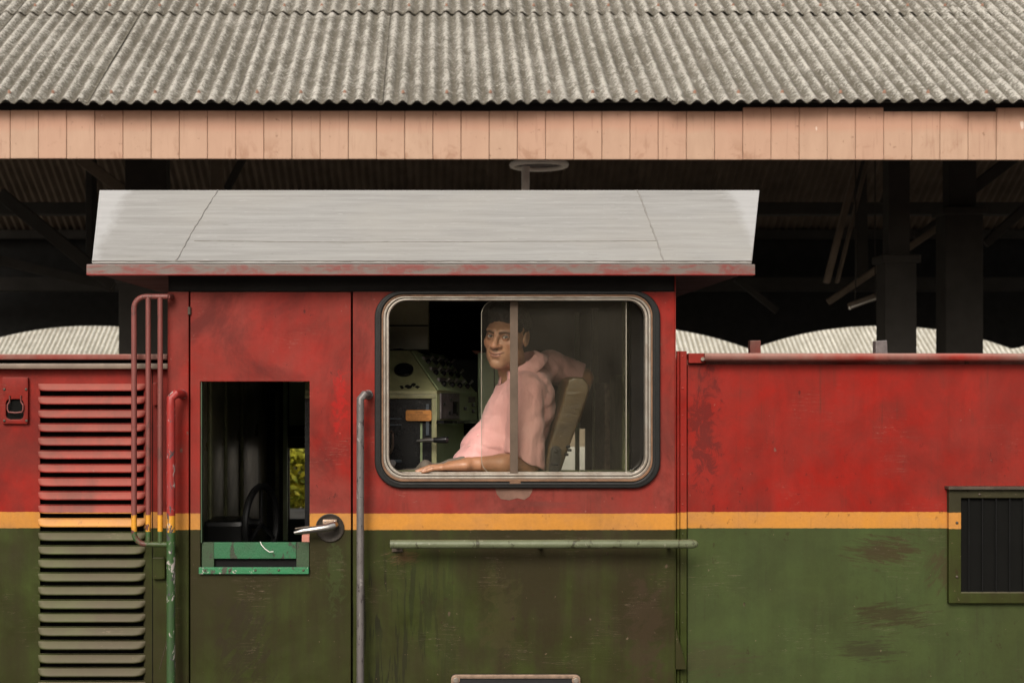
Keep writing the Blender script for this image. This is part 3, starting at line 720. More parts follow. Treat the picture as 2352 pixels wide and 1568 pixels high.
# sliding panes: the front one has a rounded leading edge
def pane_loop(u0, u1, v0, v1, r, Y):
    c = [(X(u1, Y), Z(v0, Y)), (X(u1, Y), Z(v1, Y))]
    for i in range(9): a = R(270 - 90 * i / 8); c.append((X(u0 + r + r * math.cos(a), Y), Z(v1 - r - r * math.sin(a), Y)))
    for i in range(9): a = R(180 - 90 * i / 8); c.append((X(u0 + r + r * math.cos(a), Y), Z(v0 + r - r * math.sin(a), Y)))
    return c
build(MB().prism(pane_loop(1106, 1440, 689, 1090, 34, .042), .040, .044), 'sliding_pane', M['glass'], win)
build(MB().prism([(X(1178, .058), Z(688, .058)), (X(1490, .058), Z(688, .058)), (X(1490, .058), Z(1092, .058)), (X(1178, .058), Z(1092, .058))], .056, .060), 'fixed_pane', M['glass'], win)
M['bar'] = plain('reddish_brown_strip', (.095, .062, .040), .7, 0, .4, 12, .2)
build(MB().box(X(1171, .045), X(1189.5, .045), .033, .039, Z(1090, .045), Z(690, .045)), 'pane_bar', M['bar'], win, bevel=.0015)
M['edge'] = plain('glass_edge', (.34, .31, .25), .3, var=.1)
e_ = MB().tube([(x, .041, z) for x, z in pane_loop(1106, 1440, 689, 1090, 34, .042)[2:]], .0011, 6)
build(e_, 'pane_edge', M['edge'], win, smooth=True)
build(MB().box(X(1437.3, .042), X(1438.8, .042), .038, .045, Z(1090, .042), Z(690, .042)), 'pane_edge', M['edge'], win)

# handrails
def bend_rail(u, vtop, vbot, usd, r, mat, so=-.075, label=None, bracket=True):
    x = X(u); pts = [(X(usd), -.004, Z(vtop + 5)), (X(usd), so * .55, Z(vtop + 4)), (X(usd) * .55 + x * .45, so * .92, Z(vtop + 4)), (x, so, Z(vtop + 14)), (x, so, Z(vtop + 30))]
    pts += [(x, so, Z(vv_)) for vv_ in (1000, 1100, 1180, 1216, 1300, 1400, 1500)] + [(x, so, Z(vbot))]
    o = build(MB().tube(pts, r, 16), 'handrail', mat, loco, smooth=True)
    if label: o['label'] = label
    build(MB().disc((X(usd), Z(vtop + 5)), .017, -.010, -.003, 18), 'handrail_flange', mat, loco, bevel=.002)
    return o
bend_rail(402, 900, 1700, 420, 9.8 / 640, M['handrail'], label='flaking red, yellow and green vertical handrail left of the door')
bend_rail(830.5, 901, 1700, 846, 8.6 / 640, M['worn'], label='worn dark steel handrail right of the door')
# guard rail cage at the left corner
gy = -.05
def arcpts(cu, cv, r, a0, a1, Y, k=6): return [P(cu + r * math.cos(R(a0 + (a1 - a0) * i / k)), cv - r * math.sin(R(a0 + (a1 - a0) * i / k)), Y) for i in range(k + 1)]
pts = [P(386, 681, gy)] + arcpts(335, 708, 27, 90, 180, gy) + [P(308, vv_, gy) for vv_ in (800, 950, 1100, 1180)] + arcpts(335, 1222, 27, 180, 270, gy) + [P(387, 1250, gy)]
cage = build(MB().tube(pts, 6.3 / 640, 14), 'guard_rail', M['guard'], loco, smooth=True)
cage['label'] = 'red tubular guard rail with rounded corners at the cab corner'
for u in (340.5, 368): build(MB().tube([P(u, 683, gy)] + [P(u, q, gy) for q in (900, 1100, 1200)] + [P(u, 1247, gy)], 6.0 / 640, 14), 'guard_bar', M['guard'], cage, smooth=True)
for vv_ in (681, 1250): build(MB().tube([P(385, vv_, gy), P(392, vv_, -.03), P(394, vv_, 0)], 6.0 / 640, 12), 'guard_mount', M['guard'], cage, smooth=True)
for u, q in ((308, 976), (340.5, 976), (368, 976)): build(MB().tube([P(u, q, gy), P(u, q + 4, gy)], 7.2 / 640, 14), 'weld_collar', M['guard'], cage, smooth=True)
# long horizontal rail
ry = -.085
pts = [P(896, 1249, ry), P(903, 1249, ry), P(1000, 1249, ry), P(1200, 1249, ry), P(1400, 1248.4, ry), P(1590, 1248.5, ry), P(1599, 1248.5, ry), P(1603.5, 1248.5, ry)]
lr = build(MB().tube(pts, [.0148, .0155, .0155, .0155, .0155, .0155, .012, .004], 18), 'long_rail', M['longrail'], loco, smooth=True)
lr['label'] = 'long horizontal green rail below the cab window'
for u in (912, 1240, 1535): build(MB().tube([P(u, 1251, ry), P(u, 1255, -.003)], .008, 12), 'rail_bracket', M['longrail'], loco, smooth=True)
build(MB().box(X(900), X(925), -.012, -.003, Z(1266), Z(1254)), 'rail_foot', M['dirtmetal'], loco, bevel=.002)

# number plate
pl = build(MB().prism([(x, z) for x, z in rrect(1036, 1332, 1546, 1680, 10, 5)], -.012, -.003), 'number_plate', M['plate_black'], loco)
build(MB().ring(rrect(1036, 1332, 1546, 1680, 11, 6), rrect(1042, 1326, 1555, 1671, 4, 6), -.018, -.0121), 'plate_border', M['plate_border'], pl, bevel=.0015, smooth=True)
for q in ((1047, 1558), (1322, 1559), (1047, 1668), (1322, 1668)):
    build(MB().disc((X(q[0]), Z(q[1])), 9.5 / 640, -.0186, -.0122, 18), 'plate_corner', M['plate_border'], pl, bevel=.001)
    build(MB().disc((X(q[0]), Z(q[1])), 6 / 640, -.024, -.0187, 14), 'screw', M['alu'], pl, bevel=.0015)
def text(body, size, loc, mat, parent, name='lettering', extrude=.0008, align='LEFT', rot=(R(90), 0, 0), sx=1):
    cu = bpy.data.curves.new(name, 'FONT'); cu.body = body; cu.size = size; cu.extrude = extrude; cu.align_x = align; cu.resolution_u = 3
    o = bpy.data.objects.new(name, cu); COL.objects.link(o)
    dg = bpy.context.evaluated_depsgraph_get(); me = bpy.data.meshes.new_from_object(o.evaluated_get(dg))
    bpy.data.objects.remove(o); o = link(name, me, mat, parent); me.name = name
    if me.materials: me.materials[0] = mat
    o.rotation_euler = rot; o.scale = (sx, 1, 1); o.location = Vector(loc) - world_loc(parent); return o
text('M2', .083, (X(1209), -.0128, Z(1565) - .060), M['plate_border'], pl, sx=.95)

# corner strips between cab and right hood
build(MB().box(XR, XR + .003, -.002, .10, zcab0, 2.963), 'cab_end_edge', M['corner'], loco)
HY = .055                                        # hood side plane
htop = Z(812, HY)
build(MB().tube([P(1557, 806, .03), P(1557, 1700, .03)], 4.2 / 640, 10), 'corner_bead', M['corner'], loco, smooth=True)
rs = build(MB().box(X(1562, .04), X(1577, .04), .036, HY - .001, zcab0, Z(806, .04)), 'rivet_strip', M['corner'], loco, bevel=.0015)
r0 = build(MB().dome(P(1568, 892, .036), .0045, .003), 'rivet', M['corner'], rs, smooth=True)
for k in range(-1, 12):
    if k: again(r0, P(1568, 892 + 68 * k - 3, .036))
gus = build(MB().prism([(X(1550), Z(1440)), (X(1552), Z(1440)), (X(1576), Z(1530)), (X(1576), Z(1536)), (X(1550), Z(1536))], -.002, .03), 'corner_gusset', M['grille'], loco, bevel=.001)

# right hood
hr = build(MB().box(X(1579, HY), 7.5, HY, HY + .03, 1.30, htop), 'hood_side', M['hood_right'], loco, bevel=.003)
hood_top = MB()
hr_top = [(HY, htop - .01), (HY + .12, htop - .004), (.5, htop + .004), (2.25, htop + .004), (2.63, htop - .004), (2.69, htop - .012)]
for i in range(len(hr_top) - 1):
    a, b = hr_top[i], hr_top[i + 1]
    hood_top.hexa([(XR + .01, a[0], a[1] - .012), (7.5, a[0], a[1] - .012), (7.5, b[0], b[1] - .012), (XR + .01, b[0], b[1] - .012)],
                  [(XR + .01, a[0], a[1] - .03), (7.5, a[0], a[1] - .03), (7.5, b[0], b[1] - .03), (XR + .01, b[0], b[1] - .03)])
build(hood_top, 'hood_roof', M['rail_red'], loco)
build(MB().box(X(1579, HY), 7.5, 2.66, 2.69, 1.30, htop - .03), 'hood_side', M['hood_right'], loco)
gut = build(MB().tube([P(1618, 819.5, .01), P(1626, 819.5, .01), P(1900, 819.8, .01), P(2400, 820.5, .01), (7.5, .01, Z(822, .01))], 9 / 640, 16), 'gutter_pipe', M['rail_red'], loco, smooth=True)
for u in (1614, 2220, 2700): build(MB().tube([P(u, 824, .01), P(u, 830, HY)], .007, 8), 'pipe_clip', M['dirtmetal'], loco)
build(MB().box(X(1579, HY), X(1618, HY), .03, HY, Z(834, HY), Z(811, HY)), 'hood_cap', M['corner'], loco, bevel=.003)
for (u0, u1, v0, mat, sk) in ((1721, 1745, 782, 'rail_red', 0), (2008, 2036, 783, 'greyplate', 2)):
    z0 = Z(815, .35); x0, x1 = X(u0, .35), X(u1, .35); zt = Z(v0, .35)
    build(MB().prism([(x0, z0 - .02), (x1, z0 - .02), (x1 - sk / 640, zt + sk / 640), (x0 - .001, zt)], .33, .37), 'lifting_lug', M[mat], loco, bevel=.003)
# grille on the right hood
gl_o = [(X(2700), Z(1126)), (X(2187), Z(1126)), (X(2187), Z(1388)), (X(2700), Z(1388))]
gl_i = [(X(2672), Z(1145)), (X(2215), Z(1145)), (X(2215), Z(1363)), (X(2672), Z(1363))]
grl = build(MB().ring(gl_o, gl_i, .030, HY - .0005), 'grille_frame', M['grille'], loco, bevel=.003)
build(MB().box(X(2182), X(2705), .012, HY - .001, Z(1124.5), Z(1118)), 'grille_lip', M['dirtmetal'], grl, bevel=.001)
build(MB().box(X(2205), X(2680), HY - .006, HY - .0007, Z(1370), Z(1140)), 'grille_backing', M['slot'], grl)
for k in range(15): 
    xb = X(2234.5 + 31.5 * k); build(MB().hexa([(xb - .0025, .036, Z(1362)), (xb + .0005, .033, Z(1362)), (xb + .006, .0475, Z(1362)), (xb + .003, .0480, Z(1362))], [(xb - .0025, .036, Z(1146)), (xb + .0005, .033, Z(1146)), (xb + .006, .0475, Z(1146)), (xb + .003, .0480, Z(1146))]), 'grille_bar', M['black'], grl)
for q in ((2250, 1135), (2198, 1324), (2198, 1200), (2440, 1376)): build(MB().dome(P(q[0], q[1], .030), .0055, .005), 'bolt', M['dirtmetal'], grl, smooth=True)

# left hood with pressed louvres
def louvre_mesh(x0, x1, ztop_, h, prot):
    v = []; f = []; nx = 40; nt_ = 6
    for i in range(nx + 1):
        s_ = i / nx; x = x0 + (x1 - x0) * s_
        e = min(s_, 1 - s_) * (x1 - x0) / .045; pr = math.sqrt(max(0, 1 - (1 - min(1, e)) ** 2))
        for j in range(nt_ + 1):
            t = j / nt_; v.append((x, HY - .001 - prot * pr * min(1, t * 1.12) ** .85, ztop_ - h * (1 - (1 - pr) * .25) * t))
    n = nt_ + 1
    for i in range(nx):
        for j in range(nt_): f.append((i * n + j, (i + 1) * n + j, (i + 1) * n + j + 1, i * n + j + 1))
    v2 = [(p[0], p[1] + .0022, p[2] - .0012) for p in v]; o = len(v); f += [(a + o, b + o, c + o, d + o) for d, c, b, a in f]; v += v2
    for i in range(nx): a = i * n + nt_; f.append((a, a + n, a + n + o, a + o))
    me = bpy.data.meshes.new('louvre'); me.from_pydata(v, [], f); me.polygons.foreach_set('use_smooth', [True] * len(f)); return me
lx0, lx1 = X(88, HY), X(334, HY)
slots = [(Z(882 + 31.1 * k, HY), Z(909 + 31.1 * k, HY)) for k in range(24)]
hl = MB(); zt = Z(833, HY)
hl.box(-5.5, lx0 + .006, HY, HY + .004, 1.2, zt); hl.box(lx1 - .006, XL - .002, HY, HY + .004, 1.2, zt)
zz_ = zt
for (a, b) in slots:
    mid_ = Z(0, HY)
    hl.box(lx0 + .006, lx1 - .006, HY, HY + .004, a - .008, zz_); zz_ = b
hl.box(lx0 + .006, lx1 - .006, HY, HY + .004, 1.2, zz_)
hleft = build(hl, 'hood_side', M['hood_left'], loco)
build(MB().box(lx0 - .05, lx1 + .05, HY + .03, HY + .04, 1.2, zt), 'hood_lining', M['slot'], loco)
meL = louvre_mesh(0, lx1 - lx0, 0, .0255, .027); meL.materials.append(M['hood_left'])
for (a, b) in slots:
    link('louvre', meL, None, hleft, Vector((lx0, 0, a + .002 + random.uniform(-.0006, .0006))) - world_loc(hleft))
# the part of the left hood roof and its rails
build(MB().box(-5.5, XL - .001, -.005, HY + .02, Z(826, 0), Z(813, 0)), 'hood_roof_lip', M['rail_red'], loco, bevel=.006, segs=3, smooth=True)
build(MB().box(-5.5, XL - .001, .012, HY + .02, Z(847, .01), Z(834, .01)), 'hood_ledge', plain('ledge_paint', (.20, .145, .11), .5, var=.4, scale=10), loco, bevel=.005, smooth=True)
build(MB().box(-5.5, XL - .001, .03, HY + .02, Z(834, .01), Z(826, .01)), 'hood_groove', M['slot'], loco)
lt = MB()
for i in range(len(hr_top) - 1):
    a, b = hr_top[i], hr_top[i + 1]
    lt.hexa([(-5.5, a[0], a[1] - .014), (XL, a[0], a[1] - .014), (XL, b[0], b[1] - .014), (-5.5, b[0], b[1] - .014)], [(-5.5, a[0], a[1] - .04), (XL, a[0], a[1] - .04), (XL, b[0], b[1] - .04), (-5.5, b[0], b[1] - .04)])
build(lt, 'hood_roof', M['rail_red'], loco)
build(MB().box(-5.5, XL - .002, 2.66, 2.69, 1.3, htop - .04), 'hood_side', M['hood_left'], loco)
build(MB().box(X(349.5, HY), X(351, HY), HY - .002, HY, 1.3, Z(850, HY)), 'panel_seam', M['slot'], loco)
for (a, b, c_, d_) in ((351, 376, 1280, 1329), (351, 361, 879, 931)):
    hg = build(MB().box(X(a, .04), X(b, .04), .034, HY - .0005, Z(d_, .04), Z(c_, .04)), 'panel_hinge', M['hood_left'], loco, bevel=.003)
    build(MB().tube([P(b + 1, c_ + 2, .036), P(b + 1, d_ - 2, .036)], .004, 8), 'hinge_pin', M['hood_left'], hg, smooth=True)
build(MB().tube([P(366, 1536, .02), P(386, 1462, .0)], .0014, 6), 'wire', M['dirtmetal'], loco)
# latch plate on left hood
lp_o = rrect(4, 65, 866, 973, 4, 3, .045); 
lp_i = rrect(14, 55, 916, 963, 10, 3, .045)
lat = build(MB().ring(lp_o, lp_i, .040, HY - .0005), 'latch_plate', M['hood_left'], loco, bevel=.002, smooth=True)
build(MB().box(X(12, .05), X(57, .05), HY - .003, HY - .0007, Z(965, .05), Z(914, .05)), 'latch_recess', M['slot'], lat)
build(MB().tube([P(22, 908, .036), P(22, 922, .040), P(17, 930, .034), P(17, 940, .034), P(20, 946, .034), P(36, 947.5, .034), P(50, 946, .034), P(53, 940, .034), P(53, 930, .034), P(48, 922, .040), P(48, 908, .036)], .0028, 8), 'latch_bail', M['guard'], lat, smooth=True)
for q in ((10, 894), (60, 894), (10, 966), (61, 966)): build(MB().dome(P(q[0], q[1], .040), .0055, .004), 'screw', M['dirtmetal'], lat, smooth=True)

# cab roof
st = [(-.085, Z(606, -.085)), (-.085, Z(600, -.085)), (.45, Z(437, .45)), (1.0, 3.35), (1.75, 3.35), (2.3, Z(437, .45)), (2.83, Z(600, -.085)), (2.83, Z(606, -.085))]
def endx(y, side):
    t = min(max((min(y, 2.75 - y) + .085) / .535, 0), 1)
    return (X(211, -.085) * (1 - t) + X(228, .45) * t) if side < 0 else (X(1727, -.085) * (1 - t) + X(1745, .45) * t)
rf = MB(); n = len(st)
for k in range(n):
    y, z = st[k]; 
v = [(endx(y, -1), y, z) for y, z in st] + [(endx(y, 1), y, z) for y, z in st]
f = [tuple(range(n)), tuple(range(2 * n - 1, n - 1, -1))] + [(i, i + 1, n + i + 1, n + i) for i in range(n - 1)] + [(n - 1, 0, n, 2 * n - 1)]
rf.add(v, f); roof = build(rf, 'cab_roof', M['roofgrey'], loco, bevel=.004, segs=2)
dr = build(MB().box(X(199, -.12), X(1734, -.12), -.125, -.088, Z(632, -.12), Z(607, -.12)), 'drip_rail', M['drip'], roof, bevel=.003)
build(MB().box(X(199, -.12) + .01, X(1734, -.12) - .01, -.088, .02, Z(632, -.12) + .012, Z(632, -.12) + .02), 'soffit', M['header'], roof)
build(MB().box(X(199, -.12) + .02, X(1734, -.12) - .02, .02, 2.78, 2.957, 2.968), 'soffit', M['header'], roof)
def on_roof(u, v_):
    t = min(1, max(0, (600 - v_) / 163.0)); Y = -.085 + .535 * t; z = Z(600, -.085) + (Z(437, .45) - Z(600, -.085)) * t
    return ((u - 1020) / (3200 / (Y + 5)), Y - .0006, z + .0006)
def bead(a, b, r_, k=26, wob=1.0):
    pts = []
    for i in range(k + 1):
        t = i / k; pts.append(on_roof(a[0] + (b[0] - a[0]) * t + random.uniform(-1, 1) * wob, a[1] + (b[1] - a[1]) * t + random.uniform(-.5, .5) * wob))
    return MB().tube(pts, [r_ * random.uniform(.6, 1.35) for _ in pts], 6)
M['weld'] = plain('weld_grey', (.27, .255, .24), .6)
build(bead((500, 438), (405, 599), .0026), 'weld_seam', M['weld'], roof, smooth=True)
build(bead((1464, 438), (1524, 599), .0030), 'weld_seam', M['weld'], roof, smooth=True)
M['seamdark'] = plain('dark_seam', (.18, .165, .15), .8)
build(bead((446, 557), (800, 560), .0011, 30, .5), 'lap_seam', M['seamdark'], roof); build(bead((800, 560), (1512, 557), .0011, 50, .6), 'lap_seam', M['seamdark'], roof)
build(bead((212, 600), (1727, 600), .0022, 90, .6), 'edge_sealant', M['seamdark'], roof)

# ------------------------------------------------------------------ cab inside
def part(mb, name, mat, **k): return build(mb, name, M[mat], loco, **k)
zf = 1.62
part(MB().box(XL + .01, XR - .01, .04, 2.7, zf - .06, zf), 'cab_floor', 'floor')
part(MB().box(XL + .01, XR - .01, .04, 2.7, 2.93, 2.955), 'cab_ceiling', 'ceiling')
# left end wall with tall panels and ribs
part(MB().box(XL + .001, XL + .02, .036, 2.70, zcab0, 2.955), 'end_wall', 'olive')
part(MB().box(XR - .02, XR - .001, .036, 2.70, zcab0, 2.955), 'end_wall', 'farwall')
for (ya, yb, pr) in ((.14, .20, .03), (.245, .62, .018), (.66, 1.02, .024), (1.06, 1.5, .018), (1.56, 2.1, .025)):
    part(MB().box(XL + .02, XL + .02 + pr, ya, yb, zf + .02, 2.86), 'cabinet_panel', 'olive', bevel=.008, smooth=True)
for ya in (.215, .64, 1.04, 1.53):
    part(MB().tube([(XL + .045, ya, zf + .02), (XL + .045, ya, 2.9)], .008, 8), 'conduit', 'mintdark', smooth=True)
# far wall with its window by the left end and the low opening behind the seat
FYW = 2.66
def fw(u0, u1, v0, v1, name='back_wall', mat='farwall', y=FYW, t=.04, **k): return part(MB().box(X(u0, y), X(u1, y), y, y + t, Z(v1, y), Z(v0, y)), name, mat, **k)
za, zb2 = 690, 1380
fw(600, 664, 700, 1290); fw(664, 790, 1192, 1290); fw(664, 790, 876, 1003, 'door_panel', 'mintlight'); fw(664, 790, 700, 875.5)
fw(790, 1282, 700, 1290); fw(1282, 1345, 700, 984); fw(1345, 1368, 700, 1290); fw(1282, 1345, 1120, 1290)
fw(660, 790, 978, 1002, 'window_rail', 'black', FYW - .03, .028)
fw(650, 660, 876, 1240, 'door_post', 'mintlight', FYW - .05, .03); fw(632, 640, 900, 1200, 'door_post', 'mintdark', FYW - .06, .03)
fw(664, 790, 1003, 1030, 'blind', 'bar', FYW + .01, .012)
fw(663, 715, 1245, 1290, 'box', 'blush', 1.2, .1) if False else None
part(MB().box(X(693, .3), X(711, .3), .3, .36, Z(1290, .3), Z(1228, .3)), 'wooden_rail', 'blush', bevel=.004)
# handbrake wheel seen nearly edge-on
wc = Vector((X(596, .55), .60, Z(1205, .55)))
wp = [(wc.x + .045 * math.sin(a), wc.y + .14 * math.sin(a), wc.z + .15 * math.cos(a)) for a in np.linspace(0, 2 * math.pi, 41)]
hw = part(MB().tube(wp, .014, 10, caps=False), 'brake_wheel', 'wheelblack', smooth=True)
for a in (0, 120, 240): build(MB().tube([wc, (wc.x + .045 * math.sin(R(a)), wc.y + .14 * math.sin(R(a)), wc.z + .15 * math.cos(R(a)))], .008, 8), 'spoke', M['wheelblack'], hw, smooth=True)
build(MB().tube([(XL + .04, wc.y + .05, wc.z), tuple(wc)], .02, 10), 'hub', M['wheelblack'], hw, smooth=True)
build(MB().box(XL + .04, wc.x - .05, .5, .72, zf, wc.z + .02), 'brake_housing', M['wheelblack'], hw, bevel=.02)
# console
A0, B0 = P(1003, 898, .45), P(940, 805, .65); C0, D0 = P(1016, 815, 1.15), P(1096, 908, .95)
AL, BL = (X(700, .45), .45, A0[2] + .004), (X(700, .65), .65, B0[2])
con = MB()
zl = A0[2] - .012
con.add([AL, A0, B0, BL, C0, D0, (BL[0], 1.15, C0[2]), (AL[0], .45, zl), (A0[0], .45, zl), (D0[0], D0[1], D0[2] - .012), (AL[0], 1.2, zl)],
        [(0, 1, 2, 3), (1, 5, 4, 2), (3, 2, 4, 6), (7, 8, 1, 0), (8, 9, 5, 1)])
console = build(con, 'console', M['mintdark'], loco)
# its right hand face gets its own brighter skin
sd_ = MB(); ofs = Vector((.0015, -.0015, .0015))
def lerp(a, b, t): return Vector(a) * (1 - t) + Vector(b) * t
def face_pt(s_, t_, lift=.002):
    """s: along the near edge A0->B0 ; t: towards the far edge"""
    p = lerp(lerp(A0, B0, s_), lerp(D0, C0, s_), t_)
    nrm = (Vector(D0) - Vector(A0)).cross(Vector(B0) - Vector(A0)).normalized()
    if nrm.z < 0: nrm = -nrm
    return p + nrm * lift, nrm
q0 = [face_pt(.02, .03)[0], face_pt(.02, .99)[0], face_pt(.98, .99)[0], face_pt(.98, .03)[0]]
q1 = [face_pt(.02, .03, .006)[0], face_pt(.02, .99, .006)[0], face_pt(.98, .99, .006)[0], face_pt(.98, .03, .006)[0]]
build(MB().hexa(q0, q1), 'switch_panel', M['mint'], console)
for si, s_ in enumerate((.25, .52, .78)):
    a0 = face_pt(s_, .18, .008)[0]; a1 = face_pt(s_, .85, .008)[0]
    build(MB().bar(a0, a1, .02, .012), 'label_strip', M['greyplate'], console, bevel=.003)
    for t_ in (.22, .42, .62, .82):
        b0, nn = face_pt(s_ - .10, t_, .006)
        build(MB().tube([b0, b0 + nn * .014, b0 + nn * .020], [.011, .010, .004], 10), 'switch_boss', M['bakelite'], console, smooth=True)
        build(MB().tube([b0 + nn * .018, b0 + nn * .035 + Vector((.004, -.004, .004))], [.0035, .006], 8), 'toggle_switch', M['chrome'], console, smooth=True)
# gauges on the near slope
def near_pt(u, v_, lift=0):
    t = (898 - v_) / 93.0; Y = .45 + .2 * t; p = Vector(P(u, v_, Y)); nn = Vector((0, -.62, .78)).normalized()
    dz = (Vector(B0) - Vector(A0)); nn = Vector((0, -dz.z, .2)).normalized(); return p + nn * lift, nn
for u in (927.5, 872):
    c_, nn = near_pt(u, 852, .001); e1 = Vector((1, 0, 0)); e2 = nn.cross(e1)
    for nm, r_, l0, l1, mt in (('gauge_bezel', .039, 0, .010, 'bakelite'), ('gauge', .034, .0102, .013, 'gauge')):
        a = [c_ + nn * l0 + (e1 * math.cos(q) + e2 * math.sin(q)) * r_ for q in np.linspace(0, 2 * math.pi, 25)[:-1]]
        b = [p_ + nn * (l1 - l0) for p_ in a]; m_ = MB(); m_.add(a + b, [tuple(range(24)), tuple(range(47, 23, -1))] + [(i, 24 + i, 24 + (i + 1) % 24, (i + 1) % 24) for i in range(24)])
        build(m_, nm, M[mt], console, smooth=True)
mb = MB()
for q in ((914, 886), (925, 882), (935, 888), (949, 884), (958, 889), (922, 889), (942, 890)):
    c_, nn = near_pt(q[0], q[1], .0012); e2 = nn.cross(Vector((1, 0, 0)))
    k_ = 9; mb.add([c_ + (Vector((1, 0, 0)) * math.cos(a) + e2 * math.sin(a)) * random.uniform(.006, .014) for a in np.linspace(0, 2 * math.pi, k_ + 1)[:-1]], [tuple(range(k_))])
build(mb, 'paint_loss', M['black'], console)
hb = near_pt(918, 803, .0)[0]
build(MB().tube([P(890, 806, .66), P(918, 803, .66), P(948, 809, .70), P(985, 813, .85)], .006, 8), 'cable', M['bakelite'], console, smooth=True)
# console pedestal: black control stand facing the camera, green side
ax, bx_ = A0[0], D0[0]
zl2 = zl - .001
part(MB().box(X(700, .47), ax - .004, .472, .95, zf, zl2), 'control_stand', 'bakelite')
part(MB().box(X(700, .45), ax, .45, .472, Z(915, .45), zl2), 'stand_rail', 'mintdark', bevel=.003)
part(MB().box(ax - .020, ax, .45, .472, zf, Z(915, .45) - .001), 'stand_post', 'mintdark', bevel=.003)
part(MB().box(X(978, .46), X(986, .46), .455, .471, Z(1000, .46), Z(928, .46)), 'stand_strip', 'bluegrey', bevel=.002)
for (v0, v1) in ((1056, 1062), (960, 963), (974, 977)):
    part(MB().box(X(895, .46), X(922, .46) , .462, .4715, Z(v1, .46), Z(v0, .46)), 'stand_ledge', 'bluegrey', bevel=.001)
def side_q(t0, t1, v0, v1, lift0, lift1):
    """piece on the console's right-hand vertical side, from t0 to t1 along it"""
    a = Vector((A0[0], A0[1], 0)); d = Vector((D0[0], D0[1], 0)) - a; nn = Vector((d.y, -d.x, 0)).normalized()
    def pt(t, v_, l):
        q = a + d * t + nn * l; return Vector((q.x, q.y, Z(v_, q.y)))
    return MB().hexa([pt(t0, v1, lift0), pt(t1, v1, lift0), pt(t1, v0, lift0), pt(t0, v0, lift0)], [pt(t0, v1, lift1), pt(t1, v1, lift1), pt(t1, v0, lift1), pt(t0, v0, lift1)])
part(side_q(0.0, 1.0, 900, 965, -.02, 0), 'console_side', 'mint', bevel=.001)
part(side_q(0.0, 1.0, 965, 1330, -.09, -.06), 'console_side', 'mint')
part(side_q(0.0, 1.0, 966, 972, -.08, .03), 'console_shelf', 'bakelite')
part(side_q(0.02, .30, 996, 1040, -.06, -.045), 'junction_box', 'mint', bevel=.002)
part(side_q(.06, .50, 903, 962, .001, .008), 'cover_plate', 'greyplate', bevel=.002)
part(side_q(.33, .46, 922, 950, .0085, .010), 'worn_patch', 'gauge')
for (t_, v_) in ((.28, 918), (.13, 928), (.25, 948), (.44, 950), (.66, 938), (.87, 930), (.87, 944)):
    part(side_q(t_ - .02, t_ + .02, v_ - 4, v_ + 4, .0, .0105), 'bolt', 'bakelite', bevel=.002)
part(side_q(.76, .94, 911, 924, .001, .003), 'maker_tag', 'greyplate')
# throttle handle
part(MB().tube([P(958, 1012, .42), P(985, 1010, .40), P(1000, 1010.5, .39)], [.006, .008, .008], 12), 'control_lever', 'chrome', smooth=True)
part(MB().tube([P(996, 1010.5, .39), P(1012, 1010, .385), P(1026, 1009.5, .38), P(1030, 1009.5, .38)], [.010, .013, .014, .010], 16), 'lever_grip', 'bakelite', smooth=True)
part(MB().tube([P(1066, 1014, .9), P(1069, 1008, .9), P(1069, 1000, .9)], [.006, .012, .004], 12), 'knob', 'chrome', smooth=True)
part(MB().tube([P(897, 990, .30), P(902, 996, .28), P(902, 1008, .28), P(901, 1028, .28), P(896, 1040, .29)], .005, 10), 'cock_handle', 'dirtmetal', smooth=True)
part(MB().tube([P(900, 1066, .3), P(902, 1062, .29)], [.014, .013], 16), 'brake_knob', 'chrome', smooth=True)
# caution plate
cp = build(MB().prism([(x, z) for x, z in rrect(932, 991, 941.5, 966, 4, 3, .44)], .440, .444), 'caution_plate', M['caution'], loco)
sc_ = 5.44 / 5 / 640
for ln, (tx, vv_, sz) in enumerate((('CAUTION', 948.5, 6.5), ('DO NOT MOVE THROTTLE HANDLE TO', 953.4, 4.4), ('IDLE UNTIL LOCO IS AT REST', 958.2, 4.4), ('KEEP REVERSER OFF WHEN STANDING', 963, 4.4))):
    text(tx, sz * sc_ * .82, (X(961.5, .44), .4392, Z(vv_, .44)), M['ink'], cp, align='CENTER', extrude=.0003, sx=.78)
# overhead cabinet, pale green side wall behind
part(MB().box(X(700, .95), X(985, .95), .95, 1.3, Z(803, .95), 2.925), 'overhead_cabinet', 'olive', bevel=.004)
part(MB().box(X(700, .94), X(984, .94), .944, .9495, Z(749, .94), Z(746, .94)), 'cabinet_seam', 'black')
part(MB().box(X(1098, 1.0), X(1135, 1.0), 1.0, 1.06, zf, Z(810, 1.0)), 'locker', 'mintlight', bevel=.004)
part(MB().box(X(1137, 1.0), X(1190, 1.0), 1.01, 1.06, zf, Z(810, 1.0)), 'locker', 'mintlight', bevel=.004)
part(MB().box(X(1030, 1.32), X(1096, 1.32), 1.33, 1.36, zf, Z(826, 1.3)), 'dark_panel', 'farwall')
part(MB().prism([(X(1083, 1.2), Z(804, 1.2)), (X(1108, 1.2), Z(807, 1.2)), (X(1112, 1.2), Z(813, 1.2)), (X(1092, 1.2), Z(812.5, 1.2))], 1.2, 1.22), 'card', 'blush')
